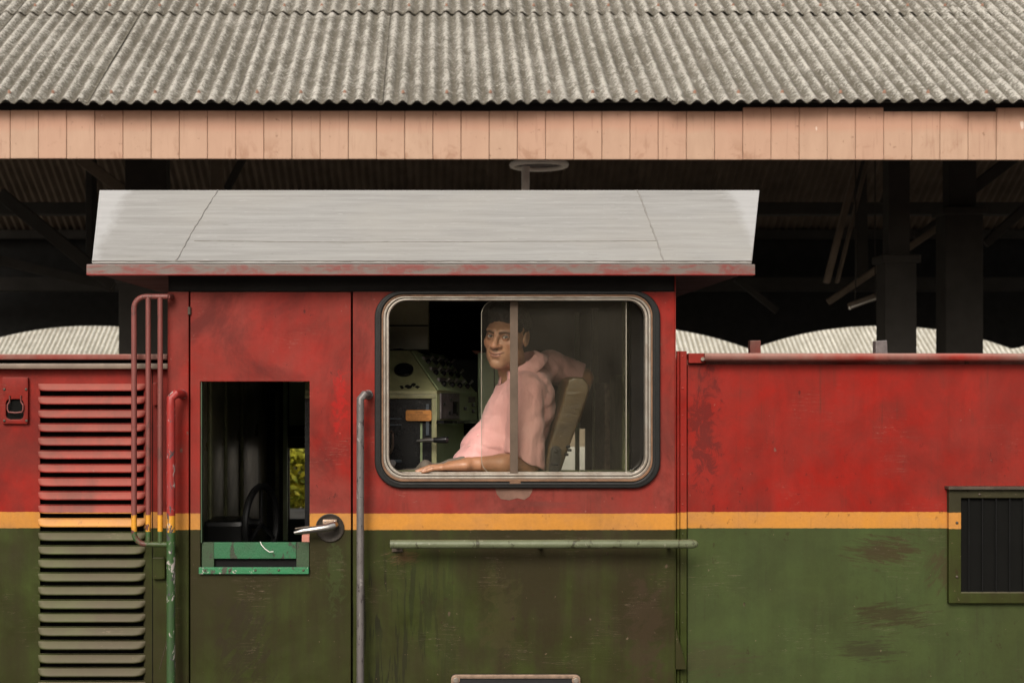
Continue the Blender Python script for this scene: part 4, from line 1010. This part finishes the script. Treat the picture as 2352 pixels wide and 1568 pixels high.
# fittings on the right, seen through the glass
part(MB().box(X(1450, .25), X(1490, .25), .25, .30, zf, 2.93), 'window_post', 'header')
part(MB().box(X(1360, 2.0), X(1372, 2.0), 1.95, 2.0, zf, 2.93), 'roof_post', 'olive', bevel=.004)
part(MB().box(X(1385, 1.6), X(1425, 1.6), 1.55, 2.0, zf, Z(880, 1.6)), 'locker', 'plate_border', bevel=.01)
part(MB().box(X(1425, 1.1), X(1470, 1.1), 1.05, 1.5, zf, Z(860, 1.1)), 'locker', 'mintdark', bevel=.01)
part(MB().tube([(XR - .06, .9, zf), (XR - .06, .9, 2.92)], .015, 10), 'conduit', 'mintdark', smooth=True)
part(MB().tube([(XR - .14, 2.2, zf), (XR - .14, 2.2, 2.92)], .012, 10), 'conduit', 'mintlight', smooth=True)

# driver's seat
seat_e = link('driver_seat', None, None, loco); seat_e.location = Vector((X(1200, .3), .3, zf)) - world_loc(loco)
SB = [(1303, 872), (1316, 865), (1338, 867), (1350, 882), (1351, 893), (1340, 930), (1325, 975), (1310, 1012), (1296, 1052), (1285, 1085), (1246, 1085), (1258, 1025), (1272, 980), (1287, 935), (1298, 890)]
ys0, ys1 = .16, .55
bk = build(MB().prism([(X(u, .2), Z(v_, .2)) for u, v_ in SB], ys0, ys1), 'backrest', M['leather'], seat_e, bevel=.016, segs=4, smooth=True, angle=60)
build(MB().box(X(985, .3), X(1275, .3), .10, .54, Z(1215, .3), Z(1168, .3)), 'seat_cushion', M['leather'], seat_e, bevel=.03, segs=4, smooth=True)
build(MB().box(X(1120, .3), X(1160, .3), .26, .38, zf, Z(1215, .3) - .001), 'seat_pedestal', M['spring'], seat_e, bevel=.01)
br = [(X(1277 + 12.5 * math.cos(R(a)), .1), Z(1036 - 12.5 * math.sin(R(a)), .1)) for a in range(-10, 191, 20)] + [(X(1258, .1), Z(1110, .1)), (X(1283, .1), Z(1110, .1))]
build(MB().prism(br, .104, .114), 'recliner_bracket', M['spring'], seat_e, bevel=.002)
br2 = [(X(1277 + 8 * math.cos(R(a)), .1), Z(1036 - 8 * math.sin(R(a)), .1)) for a in range(-10, 191, 20)] + [(X(1264, .1), Z(1100, .1)), (X(1279, .1), Z(1100, .1))]
build(MB().prism(br2, .098, .1039), 'recliner_arm', M['spring'], seat_e, bevel=.002)
build(MB().dome(P(1277.5, 1036.5, .098), .0085, .006), 'pivot_bolt', M['spring'], seat_e, smooth=True)
build(MB().tube([P(1265, 1066, .095), P(1282, 1067, .095)], .004, 8), 'pin', M['bakelite'], seat_e, smooth=True)
for q in ((1300, 1022), (1303, 1030), (1296, 1040)): build(MB().box(X(q[0], .15), X(q[0] + 9, .15), .13, .16, Z(q[1] + 6, .15), Z(q[1], .15)), 'rack_tooth', M['bakelite'], seat_e, bevel=.002)

# underframe and wheels (below the picture)
part(MB().box(-5.5, 7.5, .12, 2.62, .95, 1.30), 'underframe', 'black')
for bx0 in (-3.4, 4.6):
    part(MB().box(bx0 - 1.5, bx0 + 1.5, .35, 2.4, .55, .948), 'bogie_frame', 'black', bevel=.03)
    for dx in (-1, 1):
        for yy in (.60, 2.10):
            cyl = MB().disc((bx0 + dx, .78), .475, yy - .06, yy + .06, 28); part(cyl, 'wheel', 'steelrail', bevel=.01)

# ------------------------------------------------------------------ the driver
def surface_nets(fn, lo, hi, h):
    lo = np.array(lo, float); hi = np.array(hi, float); n = np.ceil((hi - lo) / h).astype(int) + 1
    ax = [lo[i] + h * np.arange(n[i]) for i in range(3)]
    Xg, Yg, Zg = np.meshgrid(*ax, indexing='ij'); D = fn(Xg.astype(np.float32), Yg.astype(np.float32), Zg.astype(np.float32)); D = np.where(D == 0, 1e-6, D)
    ins = D < 0; nx, ny, nz = D.shape
    corners = [(i, j, k) for i in (0, 1) for j in (0, 1) for k in (0, 1)]
    sl = lambda A, c: A[c[0]:nx - 1 + c[0], c[1]:ny - 1 + c[1], c[2]:nz - 1 + c[2]]
    cnt = sum(sl(ins, c).astype(np.int8) for c in corners); act = (cnt > 0) & (cnt < 8)
    I = np.argwhere(act); idx = -np.ones(act.shape, int); idx[act] = np.arange(len(I))
    acc = np.zeros((len(I), 3)); w_ = np.zeros(len(I))
    for a in corners:
        for b in corners:
            if sum(b[q] - a[q] for q in range(3)) == 1 and all(b[q] >= a[q] for q in range(3)):
                da = D[I[:, 0] + a[0], I[:, 1] + a[1], I[:, 2] + a[2]]; db = D[I[:, 0] + b[0], I[:, 1] + b[1], I[:, 2] + b[2]]
                m = (da < 0) != (db < 0); t = np.where(m, da / np.where(m, da - db, 1), 0)
                pa = np.array(a); pb = np.array(b)
                acc += m[:, None] * (pa + t[:, None] * (pb - pa)); w_ += m
    V = lo + h * (I + acc / w_[:, None]); F = []
    for axis in range(3):
        b_, c_ = (axis + 1) % 3, (axis + 2) % 3
        s0 = [slice(None)] * 3; s1 = [slice(None)] * 3; s0[axis] = slice(0, -1); s1[axis] = slice(1, None)
        m = ins[tuple(s0)] != ins[tuple(s1)]; E_ = np.argwhere(m)
        ok = (E_[:, b_] >= 1) & (E_[:, c_] >= 1) & (E_[:, b_] < D.shape[b_] - 1) & (E_[:, c_] < D.shape[c_] - 1); E_ = E_[ok]
        def cell(db, dc): q = E_.copy(); q[:, b_] += db; q[:, c_] += dc; return idx[q[:, 0], q[:, 1], q[:, 2]]
        quad = np.stack([cell(-1, -1), cell(0, -1), cell(0, 0), cell(-1, 0)], 1)
        fl = ~ins[E_[:, 0], E_[:, 1], E_[:, 2]]; quad[fl] = quad[fl][:, ::-1]; F.append(quad)
    F = np.concatenate(F); F = F[(F >= 0).all(1)]
    return V, F
def smin(a, b, k): h = np.clip(.5 + .5 * (b - a) / k, 0, 1); return b * (1 - h) + a * h - k * h * (1 - h)
def smax(a, b, k): return -smin(-a, -b, k)
def ell(p, c, r):
    q = [(p[i] - c[i]) / r[i] for i in range(3)]; k0 = np.sqrt(q[0] ** 2 + q[1] ** 2 + q[2] ** 2)
    k1 = np.sqrt((q[0] / r[0]) ** 2 + (q[1] / r[1]) ** 2 + (q[2] / r[2]) ** 2) + 1e-9; return k0 * (k0 - 1) / k1
def cap(p, a, b, ra, rb):
    ab = [b[i] - a[i] for i in range(3)]; L = sum(q * q for q in ab)
    t = np.clip(sum((p[i] - a[i]) * ab[i] for i in range(3)) / L, 0, 1)
    return np.sqrt(sum((p[i] - a[i] - ab[i] * t) ** 2 for i in range(3))) - (ra + (rb - ra) * t)
def vnoise(p, f, seed=0):
    s_ = seed * 1.37
    return (np.sin(p[0] * f + s_ + 1.7 * np.sin(p[1] * f * .8 + s_)) * np.cos(p[2] * f * 1.1 - s_ + 1.3 * np.sin(p[0] * f * .7)) + .5 * np.sin(p[1] * f * 1.9 + p[2] * f * 1.6 + s_ * 2))

man = thing('person', 'seated man in pink short-sleeved shirt looking out of the cab window', 'person', (X(1180, .3), .3, zf))
# head: local frame, face towards -y, x to the man's left
HS = 1.0
HC = Vector(P(1164, 772, .275)); yaw = R(-26); rollz = R(5); pitch = R(5)
RM = Matrix.Rotation(yaw, 3, 'Z') @ Matrix.Rotation(rollz, 3, 'Y') @ Matrix.Rotation(pitch, 3, 'X')
def head_sdf(p):
    x, y, z = p; ax_ = np.abs(x); q = (ax_, y, z)
    d = ell(p, (0, .018, .036), (.074, .096, .086))
    d = smin(d, ell(p, (0, -.028, -.022), (.066, .064, .088)), .03)
    d = smin(d, ell(p, (0, -.036, -.078), (.055, .055, .036)), .025)
    d = smin(d, ell(p, (0, -.080, -.102), (.024, .016, .015)), .028)
    d = smin(d, ell(q, (.046, -.056, -.022), (.020, .022, .018)), .018)
    d = smin(d, ell(q, (.056, -.005, -.070), (.014, .032, .026)), .02)
    d = smin(d, cap(q, (.012, -.0885, .023), (.040, -.078, .026), .0085, .0075), .024)
    d = smax(d, -ell(q, (.031, -.103, .002), (.019, .018, .0125)), .012)
    eb = ell(q, (.0315, -.0785, .003), (.0150, .0150, .0135)); d = smin(d, eb, .004)
    slit = np.abs((z - .0035) - .10 * (ax_ - .0315)) - .0041 * (1 - ((ax_ - .0315) / .0145) ** 2)
    cut = np.maximum(np.maximum(slit, y + .080), np.abs(ax_ - .0315) - .0145)
    d = smax(d, -cut, .0012)
    # nose
    n_ = cap(p, (0, -.088, .016), (0, -.1150, -.025), .0085, .0115)
    n_ = smin(n_, ell(p, (0, -.1150, -.030), (.0155, .0125, .0115)), .008)
    n_ = smin(n_, ell(q, (.0165, -.102, -.033), (.0095, .0120, .0090)), .007)
    d = smin(d, n_, .010)
    d = smax(d, -ell(q, (.0075, -.110, -.0425), (.0042, .006, .0045)), .003)
    # mouth
    d = smin(d, ell(p, (0, -.076, -.060), (.036, .024, .026)), .018)
    zs = z - 10 * x * x; pl = (x, y, zs)
    lips = smin(ell(pl, (0, -.0965, -.0590), (.029, .0062, .0042)), ell(pl, (0, -.0960, -.0685), (.022, .0070, .0056)), .0012)
    d = smin(d, lips, .004)
    d = smax(d, -ell(pl, (0, -.1065, -.0632 ), (.029, .010, .0009)), .0012)
    d = smax(d, -ell(p, (0, -.106, -.0825), (.020, .012, .006)), .008)
    d = smax(d, -cap(q, (.022, -.109, -.040), (.034, -.099, -.062), .003, .003), .014)
    # ears
    ea = ell((ax_ - .010 * (y - .01) * 8, y - .18 * z, z), (.0765, .012, -.004), (.0085, .0185, .031))
    ea = smax(ea, -ell((ax_, y - .18 * z, z), (.0865, .009, .000), (.0075, .010, .018)), .005)
    d = smin(d, ea, .006)
    # neck
    d = smin(d, cap(p, (0, .022, -.06), (0.030, .052, -.21), .054, .058), .022)
    return d
V, F = surface_nets(lambda *p: head_sdf(p), (-.11, -.145, -.20), (.11, .13, .14), .0021)
hx, hy_, hz = V[:, 0], V[:, 1], V[:, 2]; ax_ = np.abs(hx)
def g_(v, s_): return np.exp(-np.clip(v, 0, 40) / s_)
base = np.array([.47, .245, .14]); colv = np.tile(base, (len(V), 1))
def blend(mask, c): 
    global colv
    m = np.clip(mask, 0, 1)[:, None]; colv = colv * (1 - m) + np.array(c) * m
zq = hz - 10 * hx * hx
nz_ = vnoise((hx, hy_, hz), 90, 2) * .5
blend(.22 * np.clip(nz_, 0, 1), (.20, .085, .045))
blend(.35 * np.exp(-(((ax_ - .045) / .02) ** 2 + ((hz + .025) / .02) ** 2)) * (hy_ < -.03), (.36, .12, .07))
blend(.5 * np.exp(-((ax_ / .018) ** 2 + ((hz + .028) / .016) ** 2)) * (hy_ < -.095), (.38, .135, .08))
# stubble shadow is real hair growth
beard = np.clip((-.052 - hz) / .03, 0, 1) * (hy_ < .0) * (hz > -.125) + .9 * np.exp(-(((hx) / .026) ** 2 + ((hz + .048) / .006) ** 2)) * (hy_ < -.085)
blend(.30 * beard, (.09, .055, .042))
lipm = (ell((hx, hy_, zq), (0, -.0975, -.0595), (.0295, .012, .0048)) < .0005) | (ell((hx, hy_, zq), (0, -.0965, -.0685), (.0225, .012, .0060)) < .0005)
blend(.6 * lipm, (.30, .11, .085))
blend(.9 * np.exp(-(np.abs(zq + .0632) / .0020) ** 2) * (ax_ < .032) * (hy_ < -.084), (.045, .015, .012))  # mouth groove: shade of the crease put into the skin colour
blend(.85 * np.exp(-((ax_ - .0075) / .0048) ** 2 - ((hz + .0405) / .005) ** 2) * (hy_ < -.098), (.05, .018, .012))  # nostril darkness painted into the skin colour
eyb = np.abs(hz - (.0215 - .22 * np.abs(ax_ - .030))) / .0060
blend(.92 * np.exp(-eyb ** 2) * (ax_ > .010) * (ax_ < .056) * (hy_ < -.055), (.018, .012, .010))
socket_shade = np.exp(-((ax_ - .0315) / .019) ** 2 - ((hz - .003) / .011) ** 2) * (hy_ < -.06); blend(.6 * socket_shade, (.085, .038, .024))  # eye-socket shade painted in, along with darker skin around the eyes
lash = np.exp(-(((hz - .0035) - .10 * (ax_ - .0315) - .0066 * (1 - ((ax_ - .0315) / .0155) ** 2)) / .0018) ** 2) * (np.abs(ax_ - .0315) < .0155) * (hy_ < -.07)
blend(.9 * lash, (.012, .008, .007))
blend(.35 * np.exp(-((hy_ - .01) / .012) ** 2 - ((hz) / .018) ** 2) * (ax_ > .0735), (.10, .04, .026))
HV = np.array([list(HC + RM @ (Vector(v) * HS)) for v in V]); HF = F; Hcol = colv

def PT(u, v_, Y): return P(u, v_, Y)
nk = HC + RM @ (Vector((.02, .045, -.17)) * HS)
SLp, SRp = PT(1209, 893, .215), PT(1262, 842, .50)
ELp, WRp = PT(1216, 1064, .150), PT(1078, 1065, .085)
ERp = PT(1340, 868, .60)
def body_sdf(x, y, z):
    p = (x, y, z)
    d = cap(p, nk, PT(1200, 910, .34), .04, .07)
    d = smin(d, cap(p, PT(1200, 910, .34), PT(1150, 1110, .33), .08, .11), .05)
    d = smin(d, cap(p, SLp, PT(1210, 890, .34), .04, .04), .03); d = smin(d, cap(p, PT(1210, 890, .34), SRp, .04, .035), .03)
    d = smin(d, cap(p, SLp, ELp, .047, .040), .02)
    d = smin(d, cap(p, ELp, lerp(ELp, WRp, .45), .041, .034), .012); d = smin(d, cap(p, lerp(ELp, WRp, .45), WRp, .034, .0245), .02)
    d = smin(d, cap(p, SRp, ERp, .047, .036), .02)
    d = smin(d, cap(p, ERp, PT(1318, 960, .63), .038, .028), .02)
    for yy in (.21, .42):
        d = smin(d, cap(p, PT(1150, 1120, yy), PT(930, 1128, yy), .075, .05), .03); d = smin(d, cap(p, PT(930, 1128, yy), (X(915, yy), yy, zf + .06), .045, .03), .02)
    return d
BV, BF = surface_nets(body_sdf, (-.32, -.03, zf - .01), (.62, .72, 2.72), .0075)
# left hand: own fine grid, palm down on the sill
w0 = Vector(WRp)
def HP(du, dv, Y): return PT(1078 + du, 1065 + dv, Y + .050)
kn = [HP(-62, 8.5, -.012), HP(-66, 7, .012), HP(-66, 6.5, .034), HP(-62, 7.5, .055)]
fing = [
    [kn[0], HP(-84, 11.0, -.018), HP(-98, 15.5, -.020), HP(-107, 18.0, -.021)],
    [kn[1], HP(-90, 8.0, .010), HP(-106, 14, .009), HP(-119, 17.6, .008)],
    [kn[2], HP(-90, 7.0, .036), HP(-107, 13, .038), HP(-121, 17.4, .039)],
    [kn[3], HP(-84, 8.0, .060), HP(-99, 13.5, .064), HP(-110, 17.2, .067)]]
frad = [(.0088, .0080, .0072, .0058), (.0100, .0090, .0080, .0064), (.0102, .0092, .0082, .0066), (.0098, .0088, .0078, .0062)]
thumb = [HP(-22, 8, .055), HP(-42, 11, .082), HP(-60, 15, .094), HP(-74, 17.5, .098)]
def hand_sdf(x, y, z):
    p = (x, y, z)
    d = cap(p, HP(22, 0, .037), HP(0, 0, .033), .026, .0245)
    flat = (x, (y - .078) * .62 + .078, z)
    d = smin(d, cap(flat, HP(-8, 2, .028), HP(-44, 5, .026), .0235, .0185), .014)
    pal = 1e3
    for k_ in range(4):
        d = smin(d, cap(p, HP(-12, 3, .018 + .008 * k_), kn[k_], .016, .0108), .010)
    fs = None
    for k_ in range(4):
        a = fing[k_]; r_ = frad[k_]
        c = cap(p, a[0], a[1], r_[0], r_[1]); c = smin(c, cap(p, a[1], a[2], r_[1], r_[2]), .002); c = smin(c, cap(p, a[2], a[3], r_[2], r_[3]), .002)
        d = smin(d, c, .0045)
    c = cap(p, thumb[0], thumb[1], .0150, .0115); c = smin(c, cap(p, thumb[1], thumb[2], .0115, .0098), .003); c = smin(c, cap(p, thumb[2], thumb[3], .0098, .0070), .002)
    d = smin(d, c, .008)
    # tendons
    return d
NV, NF = surface_nets(hand_sdf, (X(940), -.01, 2.20), (X(1106), .19, 2.34), .0021)
allv = np.concatenate([HV, BV, NV]); allf = np.concatenate([HF, BF + len(HV), NF + len(HV) + len(BV)])
armc = np.array([.38, .185, .10])
bcol = np.tile(armc, (len(BV), 1)); ncol = np.tile(armc, (len(NV), 1))
zz = NV[:, 2]
for a in fing:      # nails
    t_ = np.array(a[3]); b_ = np.array(a[2]); dr_ = (t_ - b_) / np.linalg.norm(t_ - b_)
    c_ = t_ - dr_ * .001; dd = np.linalg.norm((NV - c_) * np.array([1, 1, .6]), axis=1); m = np.clip((.0085 - dd) / .002, 0, 1)[:, None] * (NV[:, 2] > c_[2] + .001)[:, None]; ncol = ncol * (1 - .7 * m) + np.array([.50, .30, .22]) * .7 * m
for k_ in range(4):   # darker knuckle creases
    for q in (1, 2):
        c_ = np.array(fing[k_][q]); dd = np.abs(NV[:, 0] - c_[0]); near = (np.abs(NV[:, 1] - c_[1]) < .011); m = (np.exp(-(dd / .0018) ** 2) * near)[:, None]; ncol = ncol * (1 - .4 * m) + np.array([.12, .05, .028]) * .4 * m
allc = np.concatenate([Hcol, bcol, ncol])
def skin_mat():
    s = NT('brown_skin'); a = s.n('ShaderNodeVertexColor', layer_name='Col')
    p = s.pos(); n_ = s.noise(p, 55, 4, .6)
    c = s.mix(s.ramp(n_, .35, .7, 0, .22), a.outputs[0], (.15, .06, .032))
    return s.bsdf(c, s.ramp(n_, .3, .7, .34, .5), 0, s.bump(s.math('ADD', s.noise(p, 420, 3), s.math('MULTIPLY', s.noise(p, 70, 3), 2.0)), .25, .002), .5, Subsurface_Weight=.08, Subsurface_Radius=(.012, .004, .002))
def np_obj(name, V_, F_, mat, parent, colors=None):
    org = parent.matrix_world.translation if False else world_loc(parent)
    me = bpy.data.meshes.new(name); me.from_pydata((V_ - np.array(org)).tolist(), [], F_.tolist())
    me.polygons.foreach_set('use_smooth', [True] * len(me.polygons))
    if colors is not None:
        at = me.color_attributes.new('Col', 'FLOAT_COLOR', 'POINT'); at.data.foreach_set('color', np.concatenate([colors, np.ones((len(colors), 1))], 1).ravel().tolist())
    return link(name, me, mat, parent)
skin = np_obj('body', allv, allf, skin_mat(), man, allc)
# hair
def hair_sdf(x, y, z):
    p = (x, y, z)
    n_ = .0020 * vnoise(p, 130, 1) + .0022 * vnoise((x * 1.6, y, z * .7), 60, 5)
    d = ell(p, (0, .022, .040), (.080, .103, .094)) + n_
    d = smin(d, ell(p, (0, -.045, .095), (.058, .048, .030)) + n_, .02)
    hl_ = np.interp(y, [-.12, -.078, -.066, -.050, -.034, -.014, -.004, .014, .034, .12], [.066, .064, .052, .030, .010, -.024, -.012, .012, -.045, -.060]) + .0035 * vnoise(p, 210, 7)
    side = np.interp(x, [-.08, -.055, -.02, .04, .06, .08], [-.026, -.018, -.003, .0, -.006, -.012])
    return smax(d, (hl_ + side - z) + n_ * .8, .005)
V, F = surface_nets(hair_sdf, (-.10, -.12, -.09), (.10, .14, .15), .0028)
HVh = np.array([list(HC + RM @ (Vector(v) * HS)) for v in V])
s = NT('black_hair'); p = s.pos(); n_ = s.noise(s.mapv(p, (1, 1, .35)), 260, 3, .7)
gx, gy_, gz = s.sep(p)
greyed = s.math('MULTIPLY', s.ramp(gx, HC.x + .03, HC.x + .075), s.ramp(n_, .45, .6))
hc_ = s.mix(s.ramp(n_, .35, .65), (.009, .008, .007), (.022, .019, .016)); hc_ = s.mix(s.math('MULTIPLY', greyed, .5), hc_, (.12, .105, .09))
np_obj('hair', HVh, F, s.bsdf(hc_, .55, 0, s.bump(n_, .9, .004), .35), man)
# eyes looking at the camera
s = NT('eyeball'); o_ = s.obj(); x_, y_, z_ = s.sep(o_)
rr2 = s.math('SQRT', s.math('ADD', s.math('MULTIPLY', x_, x_), s.math('MULTIPLY', z_, z_)))
front = s.ramp(y_, .0, -.001)
ec = s.mix(s.math('MULTIPLY', s.ramp(rr2, .0060, .0055), front), (.46, .40, .34), (.030, .014, .008)); ec = s.mix(s.math('MULTIPLY', s.ramp(rr2, .0027, .0023), front), ec, (.003, .003, .003))
em = s.bsdf(ec, .08, 0, None, .6)
for sx in (-1, 1):
    c = HC + RM @ (Vector((sx * .0315, -.0775, .003)) * HS)
    mb = MB(); bmx = bmesh.new(); bmesh.ops.create_uvsphere(bmx, u_segments=24, v_segments=16, radius=.0128 * HS)
    me = bpy.data.meshes.new('eye'); bmx.to_mesh(me); bmx.free(); me.polygons.foreach_set('use_smooth', [True] * len(me.polygons))
    e = link('eye', me, em, man, c - world_loc(man)); e.rotation_euler = (R(2), 0, R(-3))
# shirt
BEL = [((1207, 912), (.110, .170, .120)), ((1188, 960), (.132, .168, .12)), ((1160, 1020), (.140, .165, .10)), ((1142, 1060), (.150, .165, .075))]
def fold(p, dirv, f, ph):
    t = p[0] * dirv[0] + p[1] * dirv[1] + p[2] * dirv[2]
    return .4 * np.sin(t * f + ph + 1.2 * vnoise(p, 9, ph)) + 1.1 * np.abs(np.sin(.5 * (t * f * 1.1 + ph) + .8 * vnoise(p, 11, ph + 1))) ** .6 - .6
def shirt_sdf(x, y, z):
    p = (x, y, z); d = None
    for (uv, r_) in BEL:
        e = ell(p, PT(uv[0], uv[1], .345), r_); d = e if d is None else smin(d, e, .05)
    nb = PT(1214, 872, .34)
    d = smin(d, cap(p, SLp, nb, .058, .050), .035); d = smin(d, cap(p, nb, SRp, .050, .058), .04)
    d = smin(d, cap(p, PT(1208, 862, .34), PT(1200, 900, .34), .048, .09), .03)
    # belly bulge towards the console and hem
    d = smin(d, ell(p, PT(1112, 1030, .32), (.085, .14, .082)), .03)
    d = smin(d, ell(p, PT(1085, 1062, .30), (.072, .13, .066)), .02)
    sl_ = cap(p, SLp, PT(1205, 1070, .152), .062, .076)
    a = np.array(PT(1161, 1036, .09)); b = np.array(PT(1247, 1079, .09)); t = (b - a) / np.linalg.norm(b - a); nrm = np.array((t[2], 0, -t[0])); nrm = nrm if nrm[2] < 0 else -nrm
    pl_ = (x - a[0]) * nrm[0] + (z - a[2]) * nrm[2]
    sl_ = np.maximum(sl_, pl_)
    s2 = cap(p, SRp, ERp, .060, .058)
    e_ = (x - PT(1336, 860, .58)[0]) * .86 - (z - PT(1336, 860, .58)[2]) * .35; s2 = np.maximum(s2, e_)
    d = smin(d, s2, .03)
    d = smin(d, sl_, .004)
    # folds
    f1 = fold(p, (.55, .1, -.83), 95, 1) * np.exp(-(((x - X(1255, .2)) / .10) ** 2 + ((z - Z(960, .2)) / .14) ** 2))
    f2 = fold(p, (.75, .2, .64), 110, 3) * np.exp(-(((x - X(1290, .4)) / .08) ** 2 + ((z - Z(840, .4)) / .07) ** 2))
    f3 = fold(p, (.2, .1, .97), 80, 5) * np.exp(-(((x - X(1090, .2)) / .11) ** 2 + ((z - Z(1035, .2)) / .10) ** 2))
    f4 = fold(p, (.93, .2, -.3), 70, 2) * np.exp(-(((x - X(1210, .1)) / .09) ** 2 + ((z - Z(1010, .1)) / .13) ** 2))
    f5 = fold(p, (.83, .1, .55), 75, 8) * np.exp(-(((x - X(1225, .1)) / .10) ** 2 + ((z - Z(880, .1)) / .06) ** 2))
    pk = np.clip(np.minimum(np.minimum(x - X(1110, .15), X(1150, .15) - x), np.minimum(z - Z(1030, .15), Z(958, .15) - z)) / .004 + .5, 0, 1) * (y < .3)
    d = d - .0035 * pk
    d = d - .0050 * f1 - .0052 * f2 - .0085 * f3 - .0056 * f4 - .0048 * f5 + .0014 * vnoise(p, 38, 4)
    # neck opening
    nd = cap(p, nk + Vector((0, 0, -.06)), HC + RM @ Vector((0, .02, -.05)), .055, .056)
    d = np.maximum(d, -nd)
    # front opening vee below the chin
    return d
SV, SF = surface_nets(shirt_sdf, (-.24, -.03, 2.05), (.64, .72, 2.78), .0052)
s = NT('pink_shirt_cloth'); p = s.pos()
n_ = s.noise(p, 9, 4, .6); wv = s.noise(s.mapv(p, (1, 1, 1)), 700, 2)
wr = s.noise(s.mapv(p, (1.7, 1, .7), rot=(0, R(25), 0)), 11, 3, .5, .3)
cc = s.mix(s.ramp(n_, .35, .7), (.66, .35, .33), (.57, .275, .26)); cc = s.mix(s.ramp(wv, .3, .7, 0, .12), cc, (.75, .45, .42))
shirt = np_obj('shirt', SV, SF, s.bsdf(cc, .85, 0, s.bump(s.math('ADD', s.math('MULTIPLY', wr, 2.0), s.math('MULTIPLY', wv, .02)), .5, .016), .15, Sheen_Weight=.15), man)
sm = shirt.data.materials[0]
# collar
def collar():
    mb = MB(); N_ = 48
    B_, F_ = Vector(PT(1240, 800, .365)), Vector(PT(1150, 868, .265)); c0 = (B_ + F_) / 2
    fwd = (F_ - B_).normalized(); lat = Vector((-fwd.y, fwd.x, 0)).normalized(); axis = fwd.cross(lat).normalized()
    if axis.z < 0: axis = -axis
    rows = []
    for i in range(N_ + 1):
        a = R(16 + (344 - 16) * i / N_); ca = math.cos(a); fr = (ca + 1) / 2; tip = max(0, fr - .70) / .30
        d_ = fwd * ca * (.080 if ca > 0 else .070) + lat * math.sin(a) * .062; o_ = (fwd * ca + lat * math.sin(a)).normalized()
        wob = .002 * math.sin(a * 5)
        rows.append([c0 + d_ * .90 - axis * .030, c0 + d_ + axis * .012, c0 + d_ * 1.10 + axis * (.010 + wob), c0 + d_ * 1.25 + o_ * .006 - axis * (.008 + .010 * tip),
                     c0 + d_ * 1.34 + o_ * (.014 + .012 * tip + wob) - axis * (.030 + .022 * tip)])
    v_ = [q for r_ in rows for q in r_]; f_ = [(i * 5 + j, (i + 1) * 5 + j, (i + 1) * 5 + j + 1, i * 5 + j + 1) for i in range(N_) for j in range(4)]
    mb.add(v_, f_); return mb
co = build(collar(), 'collar', sm, man, smooth=True, angle=80)
md = co.modifiers.new('thickness', 'SOLIDIFY'); md.thickness = .0035
M['button'] = plain('pink_button', (.66, .42, .38), .3)
bpy.context.view_layer.update()
for q in ((1088, 984, .2), (1066, 1014, .2)):
    ok, c_, n_, fi = shirt.closest_point_on_mesh(Vector(P(*q)) - world_loc(shirt))
    c_ = c_ + world_loc(shirt); n_ = n_.normalized()
    build(MB().tube([c_ - n_ * .001, c_ + n_ * .002, c_ + n_ * .0026], [.0048, .0048, .003], 12), 'shirt_button', M['button'], man, smooth=True)
# trousers and shoes
def trouser_sdf(x, y, z):
    p = (x, y, z); d = None
    for yy in (.21, .43):
        e = cap(p, PT(1150, 1122, yy), PT(935, 1128, yy), .097, .078); e = smin(e, cap(p, PT(935, 1128, yy), (X(915, yy), yy, zf + .10), .076, .055), .03)
        e = np.maximum(e, (zf + .07) - z); d = e if d is None else smin(d, e, .03)
    d = smin(d, ell(p, PT(1150, 1120, .32), (.15, .17, .10)), .04)
    d = smin(d, ell(p, PT(977, 1078, .19), (.030, .06, .038)), .022)
    d = smin(d, cap(p, PT(1010, 1074, .2), PT(1060, 1064, .2), .02, .03), .03)
    return d + .0035 * fold(p, (.9, .1, .3), 85, 6) + .002 * vnoise(p, 35, 3)
TV, TF = surface_nets(trouser_sdf, (-.40, .02, zf + .03), (.42, .60, 2.34), .0075)
s = NT('grey_trouser_cloth'); p = s.pos(); n_ = s.noise(p, 14, 4)
np_obj('trousers', TV, TF, s.bsdf(s.mix(s.ramp(n_, .35, .7), (.17, .145, .115), (.11, .092, .075)), .9, 0, s.bump(s.noise(p, 22, 3, .6, 1.4), .5, .012), .15), man)
for yy in (.21, .43):
    xs = X(915, yy)
    V_, F_ = surface_nets(lambda x, y, z: np.maximum(smin(ell((x, y, z), (xs - .07, yy, zf + .035), (.14, .045, .042)), ell((x, y, z), (xs + .01, yy, zf + .06), (.05, .042, .07)), .02), zf - z + .001), (xs - .24, yy - .07, zf - .01), (xs + .1, yy + .07, zf + .15), .007)
    np_obj('shoe', V_, F_, M['bakelite'], man)
